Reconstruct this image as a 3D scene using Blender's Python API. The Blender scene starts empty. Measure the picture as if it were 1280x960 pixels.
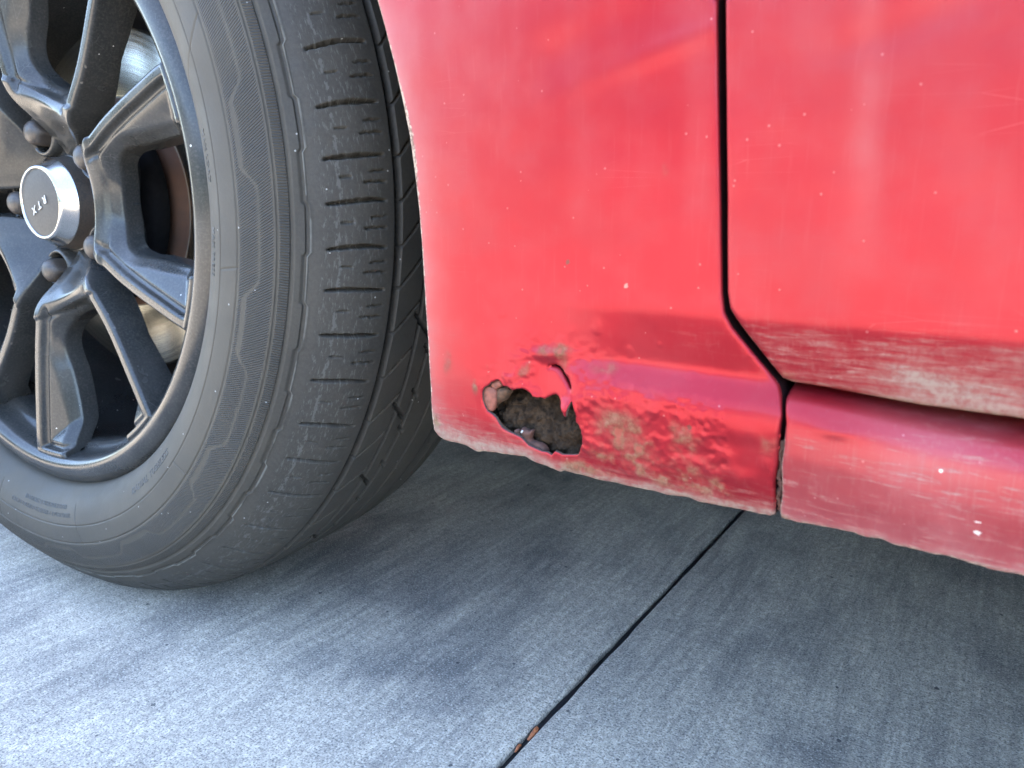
import bpy, math, random
import numpy as np
from mathutils import Vector, Matrix
from mathutils.geometry import delaunay_2d_cdt

random.seed(4); RNG = np.random.default_rng(4)
scene = bpy.context.scene
COL = scene.collection
R = math.radians

# ------------------------------------------------------------------ camera
F_PX = 923.81
CAM_RT = Vector((0.80705532, 0.59047383, 0.00153752))
CAM_UP = Vector((-0.13776801, 0.18576704, 0.97288775))
CAM_FW = Vector((-0.57417913, 0.78538606, -0.23127269))
CAM_C = Vector((0, 0, 0.326))
cam_d = bpy.data.cameras.new('camera'); cam = bpy.data.objects.new('camera', cam_d)
COL.objects.link(cam); scene.camera = cam
cam_d.sensor_width = 36; cam_d.lens = F_PX / 1280 * 36
cam_d.clip_start = 0.01; cam_d.clip_end = 2000
m = Matrix((CAM_RT, CAM_UP, -CAM_FW)).transposed().to_4x4(); m.translation = CAM_C
cam.matrix_world = m
cam_d.dof.use_dof = True; cam_d.dof.focus_distance = 0.42; cam_d.dof.aperture_fstop = 18.0

# ------------------------------------------------------------------ sky, sun, exposure
SUN_EL, SUN_AZ = R(60), R(100)          # sun stands behind the car (+y), a little to the front
world = bpy.data.worlds.new('World'); scene.world = world; world.use_nodes = True
wn = world.node_tree.nodes; wl = world.node_tree.links
sky = wn.new('ShaderNodeTexSky'); sky.sky_type = 'NISHITA'; sky.sun_disc = False
sun_dir = Vector((math.cos(SUN_AZ) * math.cos(SUN_EL), math.sin(SUN_AZ) * math.cos(SUN_EL), math.sin(SUN_EL)))
sky.sun_elevation = SUN_EL; sky.sun_rotation = math.atan2(sun_dir.x, sun_dir.y)
sky.air_density = 1.0; sky.dust_density = 1.6; sky.ozone_density = 1.0
wl.new(sky.outputs[0], wn['Background'].inputs['Color']); wn['Background'].inputs['Strength'].default_value = 0.15
sd = bpy.data.lights.new('sun', 'SUN'); sd.energy = 3.6; sd.angle = R(0.53); sd.color = (1, 0.90, 0.74)
sun = bpy.data.objects.new('sun', sd); COL.objects.link(sun)
sun.rotation_euler = (-sun_dir).to_track_quat('-Z', 'Y').to_euler()
scene.view_settings.view_transform = 'Standard'; scene.view_settings.look = 'None'
scene.view_settings.exposure = 3.85; scene.view_settings.gamma = 1.0

# ------------------------------------------------------------------ numeric helpers
def smooth(a, b, x):
    t = np.clip((x - a) / (b - a), 0, 1); return t * t * (3 - 2 * t)

def vnoise(x, y, seed=0):
    x = np.asarray(x, float); y = np.asarray(y, float)
    xi = np.floor(x).astype(np.int64); yi = np.floor(y).astype(np.int64); fx = x - xi; fy = y - yi
    fx = fx * fx * (3 - 2 * fx); fy = fy * fy * (3 - 2 * fy)
    def h(i, j):
        n = (i * 374761393 + j * 668265263 + seed * 974634777) & 0x7fffffff
        n = ((n ^ (n >> 13)) * 1274126177) & 0x7fffffff
        return ((n ^ (n >> 16)) & 0xffff) / 65535.0
    return (h(xi, yi) * (1 - fx) + h(xi + 1, yi) * fx) * (1 - fy) + (h(xi, yi + 1) * (1 - fx) + h(xi + 1, yi + 1) * fx) * fy

def fbm(x, y, seed=0, n=4):
    s = 0; a = 0.5; t = 0
    for k in range(n):
        s = s + a * vnoise(x, y, seed + k); t += a; a *= 0.5; x = x * 2.03 + 7.1; y = y * 2.03 + 3.7
    return s / t

def seg_dist(P, loop, closed=True):
    A = np.asarray(loop, float); B = np.roll(A, -1, 0)
    if not closed: A, B = A[:-1], B[:-1]
    d = B - A; L = np.maximum((d * d).sum(1), 1e-14); out = np.empty(len(P))
    for i in range(0, len(P), 4000):
        q = P[i:i + 4000, None, :] - A[None]
        t = np.clip((q * d).sum(2) / L, 0, 1)
        e = q - t[..., None] * d
        out[i:i + 4000] = np.sqrt((e * e).sum(2).min(1))
    return out

def inside(P, loop):
    A = np.asarray(loop, float); B = np.roll(A, -1, 0); res = np.zeros(len(P), bool)
    for a, b in zip(A, B):
        c = (a[1] > P[:, 1]) != (b[1] > P[:, 1])
        if c.any():
            xx = (b[0] - a[0]) * (P[:, 1] - a[1]) / (b[1] - a[1] + 1e-30) + a[0]
            res ^= c & (P[:, 0] < xx)
    return res

def resample(loop, step, closed=True):
    L = [np.asarray(p, float) for p in loop]; out = []
    n = len(L) if closed else len(L) - 1
    for i in range(n):
        a, b = L[i], L[(i + 1) % len(L)]
        st = step(0.5 * (a + b)) if callable(step) else step
        k = max(1, int(round(np.linalg.norm(b - a) / st)))
        for j in range(k): out.append(a + (b - a) * j / k)
    if not closed: out.append(L[-1])
    return np.array(out)

def chaikin(loop, n=1, closed=True):
    P = np.array(loop, float)
    for _ in range(n):
        Q = np.roll(P, -1, 0); P = np.stack([P * .75 + Q * .25, P * .25 + Q * .75], 1).reshape(-1, 2)
    return P

def cdt(outer, holes, levels, rings, bstep):
    """triangulate a region. levels: [(spacing, mask function or None)], coarse first."""
    loops = [resample(outer, bstep)] + [resample(h, bstep) for h in holes]
    lo = loops[0].min(0); hi = loops[0].max(0)
    pts = []
    for k, (s, mask) in enumerate(levels):
        if mask is None: bb = (lo, hi)
        else: bb = (np.maximum(lo, mask[0]), np.minimum(hi, mask[1]))
        if (bb[1] <= bb[0]).any(): continue
        xs = np.arange(bb[0][0], bb[1][0], s); ys = np.arange(bb[0][1], bb[1][1], s * .87)
        X, Y = np.meshgrid(xs, ys); X = X + (np.arange(len(ys)) % 2)[:, None] * s * .5
        P = np.stack([X.ravel(), Y.ravel()], 1) + RNG.uniform(-.08, .08, (X.size, 2)) * s
        for k2 in range(k + 1, len(levels)):
            mk = levels[k2][1]; P = P[~((P > mk[0]).all(1) & (P < mk[1]).all(1))]
        pts.append((P, s))
    good = []
    for P, s in pts:
        ok = inside(P, loops[0])
        for h in loops[1:]: ok &= ~inside(P, h)
        P = P[ok]
        d = np.min([seg_dist(P, l) for l in loops], 0)
        good.append(P[d > max(min(s * .6, 9e9), (max(rings) + s * .4) if rings and s < 4e-3 else s * .5)])
    for l in loops:
        a = np.roll(l, -1, 0) - np.roll(l, 1, 0); nrm = np.stack([a[:, 1], -a[:, 0]], 1)
        nrm /= np.linalg.norm(nrm, axis=1)[:, None] + 1e-12
        for rr in rings:
            for sg in (1, -1):
                Q = l + nrm * rr * sg
                ok = inside(Q, loops[0])
                for h in loops[1:]: ok &= ~inside(Q, h)
                Q = Q[ok]
                if len(Q): Q = Q[np.min([seg_dist(Q, q) for q in loops], 0) > rr * .93]
                good.append(Q)
    V = list(map(tuple, np.concatenate(loops))); edges = []; o = 0
    for l in loops:
        n = len(l); edges += [(o + i, o + (i + 1) % n) for i in range(n)]; o += n
    V += [tuple(p) for g in good for p in g]
    r = delaunay_2d_cdt([Vector(v) for v in V], edges, [], 0, 1e-7)
    P = np.array([tuple(v) for v in r[0]]); T = np.array([t for t in r[2] if len(t) == 3])
    c = P[T].mean(1); ok = inside(c, loops[0])
    for h in loops[1:]: ok &= ~inside(c, h)
    T = T[ok]
    a, b, d = P[T[:, 0]], P[T[:, 1]], P[T[:, 2]]
    ar = (b[:, 0] - a[:, 0]) * (d[:, 1] - a[:, 1]) - (b[:, 1] - a[:, 1]) * (d[:, 0] - a[:, 0])
    T[ar < 0] = T[ar < 0][:, ::-1]
    used = np.unique(T); mp = -np.ones(len(P), int); mp[used] = np.arange(len(used))
    P = P[used]; T = mp[T]
    D = np.min([seg_dist(P, l) for l in loops], 0)
    return P, T, D, loops

def boundary(T):
    E = np.concatenate([T[:, [0, 1]], T[:, [1, 2]], T[:, [2, 0]]])
    key = np.sort(E, 1); k = key[:, 0].astype(np.int64) * 10000000 + key[:, 1]
    u, idx, cnt = np.unique(k, return_index=True, return_counts=True)
    return E[idx[cnt == 1]]

def extrude(V, T, offs):
    """skirt of quads along the open boundary; offs: list of (function(V0) -> V1)."""
    B = boundary(T); ids = np.unique(B); quads = []; V = [V]; prev = dict(zip(ids, ids)); n = len(V[0]); base = V[0][ids]
    for fn in offs:
        V.append(fn(base)); cur = dict(zip(ids, range(n, n + len(ids)))); n += len(ids)
        for a, b in B: quads.append((prev[b], prev[a], cur[a], cur[b]))
        prev = cur
    return np.concatenate(V), quads, ids

def make(name, V, faces, mat, parent=None, attrs=None, smooth_=True, uv=None, mats=None, midx=None):
    me = bpy.data.meshes.new(name)
    me.from_pydata([tuple(v) for v in V] if not isinstance(V, list) else V, [], [tuple(int(i) for i in f) for f in faces])
    if smooth_: me.shade_smooth()
    for mm in (mats or [mat]): me.materials.append(mm)
    if midx is not None: me.polygons.foreach_set('material_index', np.asarray(midx, dtype=np.int32))
    for k, a in (attrs or {}).items():
        at = me.attributes.new(k, 'FLOAT', 'POINT'); at.data.foreach_set('value', np.asarray(a, dtype=np.float32))
    if uv is not None:
        li = np.empty(len(me.loops), dtype=np.int32); me.loops.foreach_get('vertex_index', li)
        u = me.uv_layers.new(name='UVMap'); u.data.foreach_set('uv', np.asarray(uv, dtype=np.float32)[li].ravel())
    me.update()
    o = bpy.data.objects.new(name, me); COL.objects.link(o)
    if parent is not None: attach(o, parent)
    return o

def attach(o, parent):
    o.parent = parent
    if not parent.get('local_frame'):
        o.matrix_parent_inverse = Matrix.Translation(-parent.location)

def lathe(prof, n=64, cap=False, axis='y', a0=0, a1=2 * math.pi):
    """prof: list of (radius, depth). revolve about local Y (depth = outward = -Y)."""
    full = abs(a1 - a0 - 2 * math.pi) < 1e-6; k = n if full else n + 1
    V = []; F = []
    for (r, a) in prof:
        for i in range(k):
            t = a0 + (a1 - a0) * i / n; V.append((r * math.cos(t), -a, r * math.sin(t)))
    for j in range(len(prof) - 1):
        for i in range(n):
            i2 = (i + 1) % k; F.append((j * k + i, j * k + i2, (j + 1) * k + i2, (j + 1) * k + i))
    if cap: F.append([(len(prof) - 1) * k + i for i in range(k)])
    return V, F

# ------------------------------------------------------------------ materials
class NT:
    def __init__(s, name):
        s.m = bpy.data.materials.new(name); s.m.use_nodes = True; s.t = s.m.node_tree
        s.n = s.t.nodes; s.b = s.n['Principled BSDF']; s.o = s.n['Material Output']
    def new(s, kind, ins=None, **kw):
        n = s.n.new(kind)
        for k, v in kw.items(): setattr(n, k, v)
        for k, v in (ins or {}).items(): s.set(n.inputs[k], v)
        return n
    def set(s, sock, v):
        if isinstance(v, bpy.types.NodeSocket): s.t.links.new(v, sock)
        elif isinstance(v, bpy.types.Node): s.t.links.new(v.outputs[0], sock)
        else: sock.default_value = v
    def math(s, op, a, b=0.0, c=None, clamp=False):
        n = s.new('ShaderNodeMath', operation=op, use_clamp=clamp); s.set(n.inputs[0], a); s.set(n.inputs[1], b)
        if c is not None: s.set(n.inputs[2], c)
        return n.outputs[0]
    def ramp(s, v, a, b, lo=0.0, hi=1.0):
        n = s.new('ShaderNodeMapRange', interpolation_type='SMOOTHSTEP'); s.set(n.inputs[0], v)
        for i, q in enumerate((a, b, lo, hi)): n.inputs[i + 1].default_value = q
        return n.outputs[0]
    def mix(s, f, a, b, mode='MIX'):
        n = s.new('ShaderNodeMix', data_type='RGBA', blend_type=mode); s.set(n.inputs['Factor'], f)
        s.set(n.inputs['A'], a if not isinstance(a, tuple) else (*a, 1)[:4]); s.set(n.inputs['B'], b if not isinstance(b, tuple) else (*b, 1)[:4])
        return n.outputs['Result']
    def attr(s, name): return s.new('ShaderNodeAttribute', attribute_name=name).outputs['Fac']
    def coord(s, scale=(1, 1, 1), rot=(0, 0, 0), kind='Object', loc=(0, 0, 0)):
        tc = s.new('ShaderNodeTexCoord')
        mp = s.new('ShaderNodeMapping'); s.t.links.new(tc.outputs[kind], mp.inputs[0])
        mp.inputs['Scale'].default_value = scale; mp.inputs['Rotation'].default_value = rot; mp.inputs['Location'].default_value = loc
        return mp.outputs[0]
    def noise(s, vec, scale, detail=4, rough=.55, dist=0.0):
        n = s.new('ShaderNodeTexNoise'); s.set(n.inputs['Vector'], vec); n.inputs['Scale'].default_value = scale
        n.inputs['Detail'].default_value = detail; n.inputs['Roughness'].default_value = rough; n.inputs['Distortion'].default_value = dist
        return n.outputs['Fac']
    def voro(s, vec, scale, feature='F1', rnd=1.0):
        n = s.new('ShaderNodeTexVoronoi', feature=feature); s.set(n.inputs['Vector'], vec); n.inputs['Scale'].default_value = scale
        n.inputs['Randomness'].default_value = rnd; return n
    def bump(s, h, dist, strength=1.0, normal=None):
        n = s.new('ShaderNodeBump'); s.set(n.inputs['Height'], h); n.inputs['Distance'].default_value = dist
        n.inputs['Strength'].default_value = strength
        if normal is not None: s.set(n.inputs['Normal'], normal)
        return n.outputs[0]
    def fin(s, color=None, rough=None, normal=None, **kw):
        if color is not None: s.set(s.b.inputs['Base Color'], color if not isinstance(color, tuple) else (*color, 1)[:4])
        if rough is not None: s.set(s.b.inputs['Roughness'], rough)
        if normal is not None: s.set(s.b.inputs['Normal'], normal)
        for k, v in kw.items(): s.set(s.b.inputs[k], v)
        return s.m

def mat_paint(name, band=0.0):
    s = NT(name); co = s.coord()
    n_big = s.noise(co, 9, 3); n_mid = s.noise(co, 60, 5); n_fine = s.noise(co, 420, 4, .65); n_micro = s.noise(co, 1800, 2)
    red = s.mix(s.ramp(n_big, .35, .68), (.235, .0062, .0130), (.268, .0095, .0180))
    # dusty chalked film plus painted soft reflections, strongest in streaks
    st = s.noise(s.coord((70, 70, 620), (0, R(7), 0)), 1, 4, .62, .6)
    st2 = s.noise(s.coord((700, 700, 30), (0, R(3), 0)), 1, 3, .6)
    film = s.math('ADD', s.math('MULTIPLY', s.ramp(n_mid, .38, .7), .03), .022)
    film = s.math('ADD', film, s.math('MULTIPLY', s.ramp(st2, .56, .75), .03))
    fade_and_sheen = s.attr('fade_and_sheen')
    film = s.math('ADD', film, s.math('MULTIPLY', fade_and_sheen, s.math('ADD', .45, s.math('MULTIPLY', n_mid, .6))), clamp=True)
    c = s.mix(film, red, (.36, .20, .19))
    # scuffs: thin pale streaks where the attribute asks for them
    sc = s.attr('scuff')
    thr = s.math('ADD', s.math('MULTIPLY', s.ramp(st, .50, .74), .70), s.math('MULTIPLY', s.ramp(st2, .45, .7), .15))
    thr2 = s.math('MULTIPLY', s.math('MULTIPLY', thr, sc), s.ramp(n_fine, .3, .6), clamp=True)
    c = s.mix(s.math('MULTIPLY', thr2, .75), c, (.26, .15, .12))
    # grime film
    g = s.attr('grime'); gf = s.math('MULTIPLY', s.ramp(s.math('ADD', g, s.math('ADD', s.math('MULTIPLY', s.math('SUBTRACT', n_mid, .5), .45), s.math('MULTIPLY', s.math('SUBTRACT', st, .5), .9))), .15, 1.05), s.ramp(n_fine, .22, .62, .6, 1), clamp=True)
    gcol = s.mix(n_fine, (.14, .075, .060), (.27, .20, .155))
    c = s.mix(gf, c, gcol)
    # rust / olive stain
    ru = s.attr('rust'); rv = s.math('ADD', ru, s.math('MULTIPLY', s.math('SUBTRACT', n_mid, .5), .9))
    rf = s.ramp(s.math('ADD', s.math('ADD', ru, s.math('MULTIPLY', s.math('SUBTRACT', n_mid, .5), .45)), s.math('MULTIPLY', s.math('SUBTRACT', n_fine, .5), .30)), .08, 1.15)
    rf = s.math('MULTIPLY', rf, s.ramp(ru, .02, .12))
    rcol = s.mix(s.ramp(n_fine, .35, .65), (.090, .052, .022), (.155, .110, .058))
    rcol = s.mix(s.ramp(rv, 1.0, 1.5), rcol, (.22, .07, .04))
    c = s.mix(s.math('MULTIPLY', rf, .72), c, rcol)
    # stone chips and specks
    vc = s.voro(s.coord((1, 1, 1)), 75); vr = s.new('ShaderNodeSeparateColor'); s.t.links.new(vc.outputs['Color'], vr.inputs[0])
    wob = s.math('ADD', vc.outputs['Distance'], s.math('MULTIPLY', s.math('SUBTRACT', n_fine, .5), .18))
    size = s.math('MULTIPLY', s.math('POWER', vr.outputs[1], 4.0), .080)
    chip = s.math('MULTIPLY', s.math('LESS_THAN', wob, size), s.math('GREATER_THAN', vr.outputs[0], .60))
    chcol = s.mix(s.math('GREATER_THAN', vr.outputs[2], .62), (.36, .19, .17), (.08, .045, .035))
    c = s.mix(s.math('MULTIPLY', chip, .7), c, chcol)
    vd = s.voro(co, 300); dr = s.new('ShaderNodeSeparateColor'); s.t.links.new(vd.outputs['Color'], dr.inputs[0])
    dot = s.math('MULTIPLY', s.math('LESS_THAN', vd.outputs['Distance'], .12), s.math('GREATER_THAN', dr.outputs[0], .86))
    c = s.mix(s.math('MULTIPLY', dot, .4), c, (.40, .18, .17))
    ck = s.attr('chip'); c = s.mix(s.ramp(s.math('ADD', ck, s.math('MULTIPLY', s.math('SUBTRACT', n_fine, .5), .9)), .45, .6), c, (.62, .52, .46))
    # fine hair scratches
    hs = s.voro(s.coord((1.2, 1.2, 14), (0, R(72), 0)), 16, 'DISTANCE_TO_EDGE'); hh = s.ramp(hs.outputs['Distance'], .0, .012, 1, 0)
    hm = s.ramp(s.noise(co, 22, 2), .56, .66)
    c = s.mix(s.math('MULTIPLY', s.math('MULTIPLY', hh, hm), .08), c, (.60, .34, .32))
    dirty = s.math('ADD', s.math('ADD', gf, rf), s.math('ADD', thr2, s.math('MULTIPLY', film, .8)), clamp=True)
    bare = s.attr('bare'); bf = s.ramp(s.math('ADD', bare, s.math('MULTIPLY', s.math('SUBTRACT', n_fine, .5), .8)), .45, .7)
    c = s.mix(bf, c, s.mix(s.ramp(n_fine, .4, .6), (.13, .07, .05), (.36, .28, .21)))
    dirty = s.math('ADD', dirty, bf, clamp=True)
    rough = s.math('ADD', s.math('MULTIPLY', dirty, .35), s.math('ADD', .36, s.math('MULTIPLY', n_mid, .10)))
    h = s.math('ADD', s.math('MULTIPLY', rf, n_fine), s.math('MULTIPLY', s.math('MULTIPLY', gf, n_fine), .5))
    nb = s.bump(h, .0005, .8); nb = s.bump(n_micro, .00002, .35, nb)
    nb = s.bump(s.math('SUBTRACT', 0.0, chip), .0002, .5, nb)
    coat = s.math('MULTIPLY', s.math('SUBTRACT', 1.0, dirty), .14)
    s.fin(c, rough, nb)
    s.b.inputs['Specular IOR Level'].default_value = .2
    s.set(s.b.inputs['Metallic'], s.math('MULTIPLY', s.math('SUBTRACT', 1.0, dirty), .75))
    s.set(s.b.inputs['Coat Weight'], coat); s.b.inputs['Coat Roughness'].default_value = .16
    s.b.inputs['Coat IOR'].default_value = 1.5
    return s.m

def mat_simple(name, col, rough=.6, metal=0, nscale=300, amt=.3, bumpd=.0002, col2=None, spec=.5):
    s = NT(name); s.b.inputs['Specular IOR Level'].default_value = spec; co = s.coord(); n = s.noise(co, nscale, 5)
    n2 = s.noise(co, nscale * .12, 3)
    c2 = col2 or tuple(x * (1 - amt) for x in col)
    c = s.mix(s.ramp(n, .35, .65), col, c2); c = s.mix(s.math('MULTIPLY', s.ramp(n2, .4, .7), .5), c, c2)
    return s.fin(c, s.math('ADD', rough - .06, s.math('MULTIPLY', n, .12)), s.bump(n, bumpd, .6), Metallic=metal)

def mat_concrete():
    s = NT('broomed_concrete'); co = s.coord()
    big = s.noise(co, 2.2, 4); mid = s.noise(co, 14, 5, .6); fine = s.noise(co, 190, 5, .72); grit = s.noise(co, 700, 3, .7)
    br = s.noise(s.coord((85, 8.0, 1), (0, 0, R(1.5))), 1, 5, .66, .8); br2 = s.noise(s.coord((300, 26, 1), (0, 0, R(1))), 1, 4, .6)
    c = s.mix(s.ramp(fine, .3, .7), (.36, .315, .25), (.67, .59, .47))
    c = s.mix(s.math('MULTIPLY', s.math('MULTIPLY', s.ramp(br, .34, .66, 1, 0), s.ramp(s.noise(co, 5, 2), .35, .6, .25, 1)), .52), c, (.15, .145, .135))
    c = s.mix(s.math('MULTIPLY', s.ramp(br2, .40, .66, 1, 0), .28), c, (.17, .16, .15))
    c = s.mix(s.math('MULTIPLY', s.ramp(mid, .46, .72), .42), c, (.12, .118, .118))
    blot = s.noise(s.coord((8, 4.2, 1), (0, 0, R(10))), 1, 5, .62, .5)
    c = s.mix(s.math('MULTIPLY', s.ramp(blot, .46, .70), .60), c, (.085, .085, .09))
    c = s.mix(s.math('MULTIPLY', s.ramp(grit, .38, .48, 1, 0), .8), c, (.09, .09, .09))
    c = s.mix(s.math('MULTIPLY', s.ramp(grit, .56, .66), .6), c, (.72, .68, .60))
    v = s.voro(s.coord((1, 1, 1)), 85); vr = s.new('ShaderNodeSeparateColor'); s.t.links.new(v.outputs['Color'], vr.inputs[0])
    pit = s.math('MULTIPLY', s.math('LESS_THAN', s.math('ADD', v.outputs['Distance'], s.math('MULTIPLY', fine, .1)), s.math('MULTIPLY', vr.outputs[1], .20)), s.math('GREATER_THAN', vr.outputs[0], .72))
    c = s.mix(s.math('MULTIPLY', pit, .75), c, (.04, .042, .05))
    h = s.math('ADD', s.math('MULTIPLY', br, .6), s.math('ADD', s.math('MULTIPLY', br2, .4), s.math('MULTIPLY', fine, .5)))
    nb = s.bump(h, .0022, .8); nb = s.bump(s.math('SUBTRACT', grit, pit), .0006, .9, nb)
    s.b.inputs['Specular IOR Level'].default_value = .12
    return s.fin(c, .92, nb)

def mat_tyre():
    s = NT('tyre_rubber'); co = s.coord(); n = s.noise(co, 45, 5); f = s.noise(co, 500, 4, .7); b = s.noise(co, 12, 4)
    dust_and_shade = s.attr('dust_and_shade'); d = s.math('MULTIPLY', dust_and_shade, s.ramp(n, .1, .75, .55, 1))
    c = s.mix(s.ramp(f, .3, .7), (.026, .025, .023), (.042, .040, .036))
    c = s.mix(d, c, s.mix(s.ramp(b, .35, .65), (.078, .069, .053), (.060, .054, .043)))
    uv = s.coord(kind='UV')
    sx = s.new('ShaderNodeSeparateXYZ'); s.t.links.new(uv, sx.inputs[0])
    def ribs(slope, pitch):
        t = s.math('ADD', sx.outputs[0], s.math('MULTIPLY', sx.outputs[1], slope))
        return s.math('SINE', s.math('MULTIPLY', t, 2 * math.pi / pitch))
    r1, r2 = s.attr('rib_a'), s.attr('rib_b')
    h = s.math('ADD', s.math('MULTIPLY', r1, ribs(-.75, .0019)), s.math('MULTIPLY', r2, ribs(0.08, .0018)))
    rr = s.math('MULTIPLY', s.math('SUBTRACT', 0, h), .60, clamp=True)
    c = s.mix(rr, c, (.028, .029, .030))
    sc = s.attr('scuff'); st = s.noise(s.coord((150, 620, 1), (0, 0, R(60)), 'UV'), 1, 4, .7)
    sf = s.math('MULTIPLY', s.ramp(s.math('ADD', st, s.math('MULTIPLY', s.math('SUBTRACT', sc, .5), .5)), .58, .72), s.ramp(sc, .02, .3))
    c = s.mix(s.math('MULTIPLY', sf, .34), c, (.15, .15, .14))
    ln = s.attr('line'); c = s.mix(s.math('MULTIPLY', s.ramp(ln, .3, .9), s.ramp(n, .3, .6, .1, .55)), c, (.17, .17, .15))
    spk = s.voro(co, 160); sr = s.new('ShaderNodeSeparateColor'); s.t.links.new(spk.outputs['Color'], sr.inputs[0])
    dot = s.math('MULTIPLY', s.math('LESS_THAN', spk.outputs['Distance'], .09), s.math('GREATER_THAN', sr.outputs[0], .9))
    c = s.mix(s.math('MULTIPLY', dot, .6), c, (.4, .4, .38))
    nb = s.bump(h, .00035, .9); nb = s.bump(f, .0002, .5, nb); nb = s.bump(st, .0003, .25, nb)
    s.b.inputs['Specular IOR Level'].default_value = .22
    return s.fin(c, s.ramp(n, .3, .7, .55, .7), nb)

def mat_alloy():
    s = NT('gunmetal_alloy'); co = s.coord(); n = s.noise(co, 30, 4); f = s.noise(co, 600, 4, .7)
    c = s.mix(s.ramp(n, .35, .65), (.021, .022, .022), (.030, .030, .029))
    c = s.mix(s.math('MULTIPLY', s.ramp(f, .4, .75), .22), c, (.12, .115, .095))
    v = s.voro(co, 150); r = s.new('ShaderNodeSeparateColor'); s.t.links.new(v.outputs['Color'], r.inputs[0])
    dot = s.math('MULTIPLY', s.math('LESS_THAN', s.math('ADD', v.outputs['Distance'], s.math('MULTIPLY', f, .06)), s.math('MULTIPLY', r.outputs[1], .16)), s.math('GREATER_THAN', r.outputs[0], .80))
    c = s.mix(s.math('MULTIPLY', dot, .8), c, (.55, .54, .50))
    sc = s.voro(s.coord((1, 1, 7), (.4, .8, .2)), 26, 'DISTANCE_TO_EDGE'); sm = s.math('MULTIPLY', s.ramp(sc.outputs['Distance'], 0, .010, 1, 0), s.ramp(s.noise(co, 25, 2), .60, .66))
    c = s.mix(s.math('MULTIPLY', sm, .14), c, (.25, .25, .23))
    s.fin(c, s.math('ADD', .17, s.math('MULTIPLY', s.ramp(n, .3, .8), .12)), s.bump(f, .00002, .3))
    s.b.inputs['Specular IOR Level'].default_value = .36
    return s.m

def mat_disc():
    s = NT('brake_disc_steel'); tc = s.new('ShaderNodeTexCoord'); sx = s.new('ShaderNodeSeparateXYZ'); s.t.links.new(tc.outputs['Object'], sx.inputs[0])
    r = s.math('SQRT', s.math('ADD', s.math('MULTIPLY', sx.outputs[0], sx.outputs[0]), s.math('MULTIPLY', sx.outputs[2], sx.outputs[2])))
    cv = s.new('ShaderNodeCombineXYZ'); s.set(cv.inputs[0], s.math('MULTIPLY', r, 420)); n = s.noise(cv.outputs[0], 1, 4, .7)
    cv2 = s.new('ShaderNodeCombineXYZ'); s.set(cv2.inputs[0], s.math('MULTIPLY', r, 160)); n2 = s.noise(cv2.outputs[0], 1, 2, .5)
    c = s.mix(s.ramp(n, .35, .65), (.60, .56, .45), (.40, .37, .30))
    hat = s.ramp(r, .086, .089, 1, 0); c = s.mix(hat, c, s.mix(s.noise(s.coord(), 90, 4), (.10, .045, .025), (.05, .03, .02)))
    return s.fin(c, s.ramp(hat, 0, 1, .26, .85), s.bump(s.math('ADD', n, n2), .0003, .5), Metallic=s.ramp(hat, 0, 1, 1, 0))

M_PAINT = mat_paint('weathered_red_paint')
M_EDGE = mat_simple('raw_rusty_edge', (.10, .055, .035), .9, nscale=500, col2=(.045, .03, .024))
M_DARK = mat_simple('black_underbody_coating', (.008, .008, .009), .95, nscale=200, spec=.08)
M_GAPPAINT = mat_simple('inner_jamb_paint', (.012, .003, .004), .8, nscale=200, spec=.1)
M_CONC = mat_concrete()
M_TYRE = mat_tyre(); M_ALLOY = mat_alloy(); M_DISC = mat_disc()
M_NUT = mat_simple('dull_lug_steel', (.028, .026, .024), .45, .1, nscale=700, col2=(.055, .043, .034))
M_CHROME = mat_simple('brushed_chrome', (.44, .44, .43), .2, 1.0, nscale=900, amt=.12, bumpd=.00002)
M_CAPFACE = mat_simple('cap_face_grey', (.030, .027, .023), .55, .0, nscale=600, bumpd=.00004)
M_WHITE = mat_simple('silver_print', (.50, .49, .46), .4, .1, nscale=900, amt=.1)
M_FOAM = mat_simple('dirty_sill_foam', (.050, .033, .021), .95, nscale=300, bumpd=.0022, spec=.06, col2=(.020, .014, .010))
M_FLAKE = mat_simple('rust_flake', (.10, .036, .022), .8, nscale=350, bumpd=.0006, col2=(.045, .020, .014))
M_FLAKEP = mat_simple('flake_with_pink_primer', (.20, .058, .034), .75, nscale=350, bumpd=.0005, col2=(.11, .036, .022))
M_RUSTBR = mat_simple('orange_rust', (.10, .045, .020), .85, nscale=450, bumpd=.0006, col2=(.045, .024, .012))
M_TEXT = mat_simple('moulded_rubber_letters', (.060, .060, .056), .7, nscale=400)
M_SEAL = mat_simple('black_joint_sealant', (.012, .013, .015), .6, nscale=300, bumpd=.0008)
M_ORANGE = mat_simple('orange_brown_leaf', (.55, .17, .055), .7, nscale=600, col2=(.26, .10, .05), bumpd=.0003)
M_GLASS = mat_simple('dark_window_glass', (.02, .022, .025), .05, 0, nscale=2, bumpd=.0)
M_RED2 = mat_simple('plain_red_paint', (.60, .018, .022), .3, 0, nscale=8, amt=.1, bumpd=.0)
M_EARTH = mat_simple('ground_beyond', (.34, .33, .30), .95, nscale=3, bumpd=.01)

# ------------------------------------------------------------------ ground
def quadbox(x0, x1, y0, y1, z0, z1, bev=.002):
    b = bev
    V = [(x0, y0, z0), (x1, y0, z0), (x1, y1, z0), (x0, y1, z0),
         (x0, y0, z1 - b), (x1, y0, z1 - b), (x1, y1, z1 - b), (x0, y1, z1 - b),
         (x0 + b, y0 + b, z1), (x1 - b, y0 + b, z1), (x1 - b, y1 - b, z1), (x0 + b, y1 - b, z1)]
    F = [(0, 3, 2, 1), (8, 9, 10, 11)]
    for i in range(4):
        j = (i + 1) % 4; F += [(i, j, j + 4, i + 4), (i + 4, j + 4, j + 8, i + 8)]
    return V, F

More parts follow.
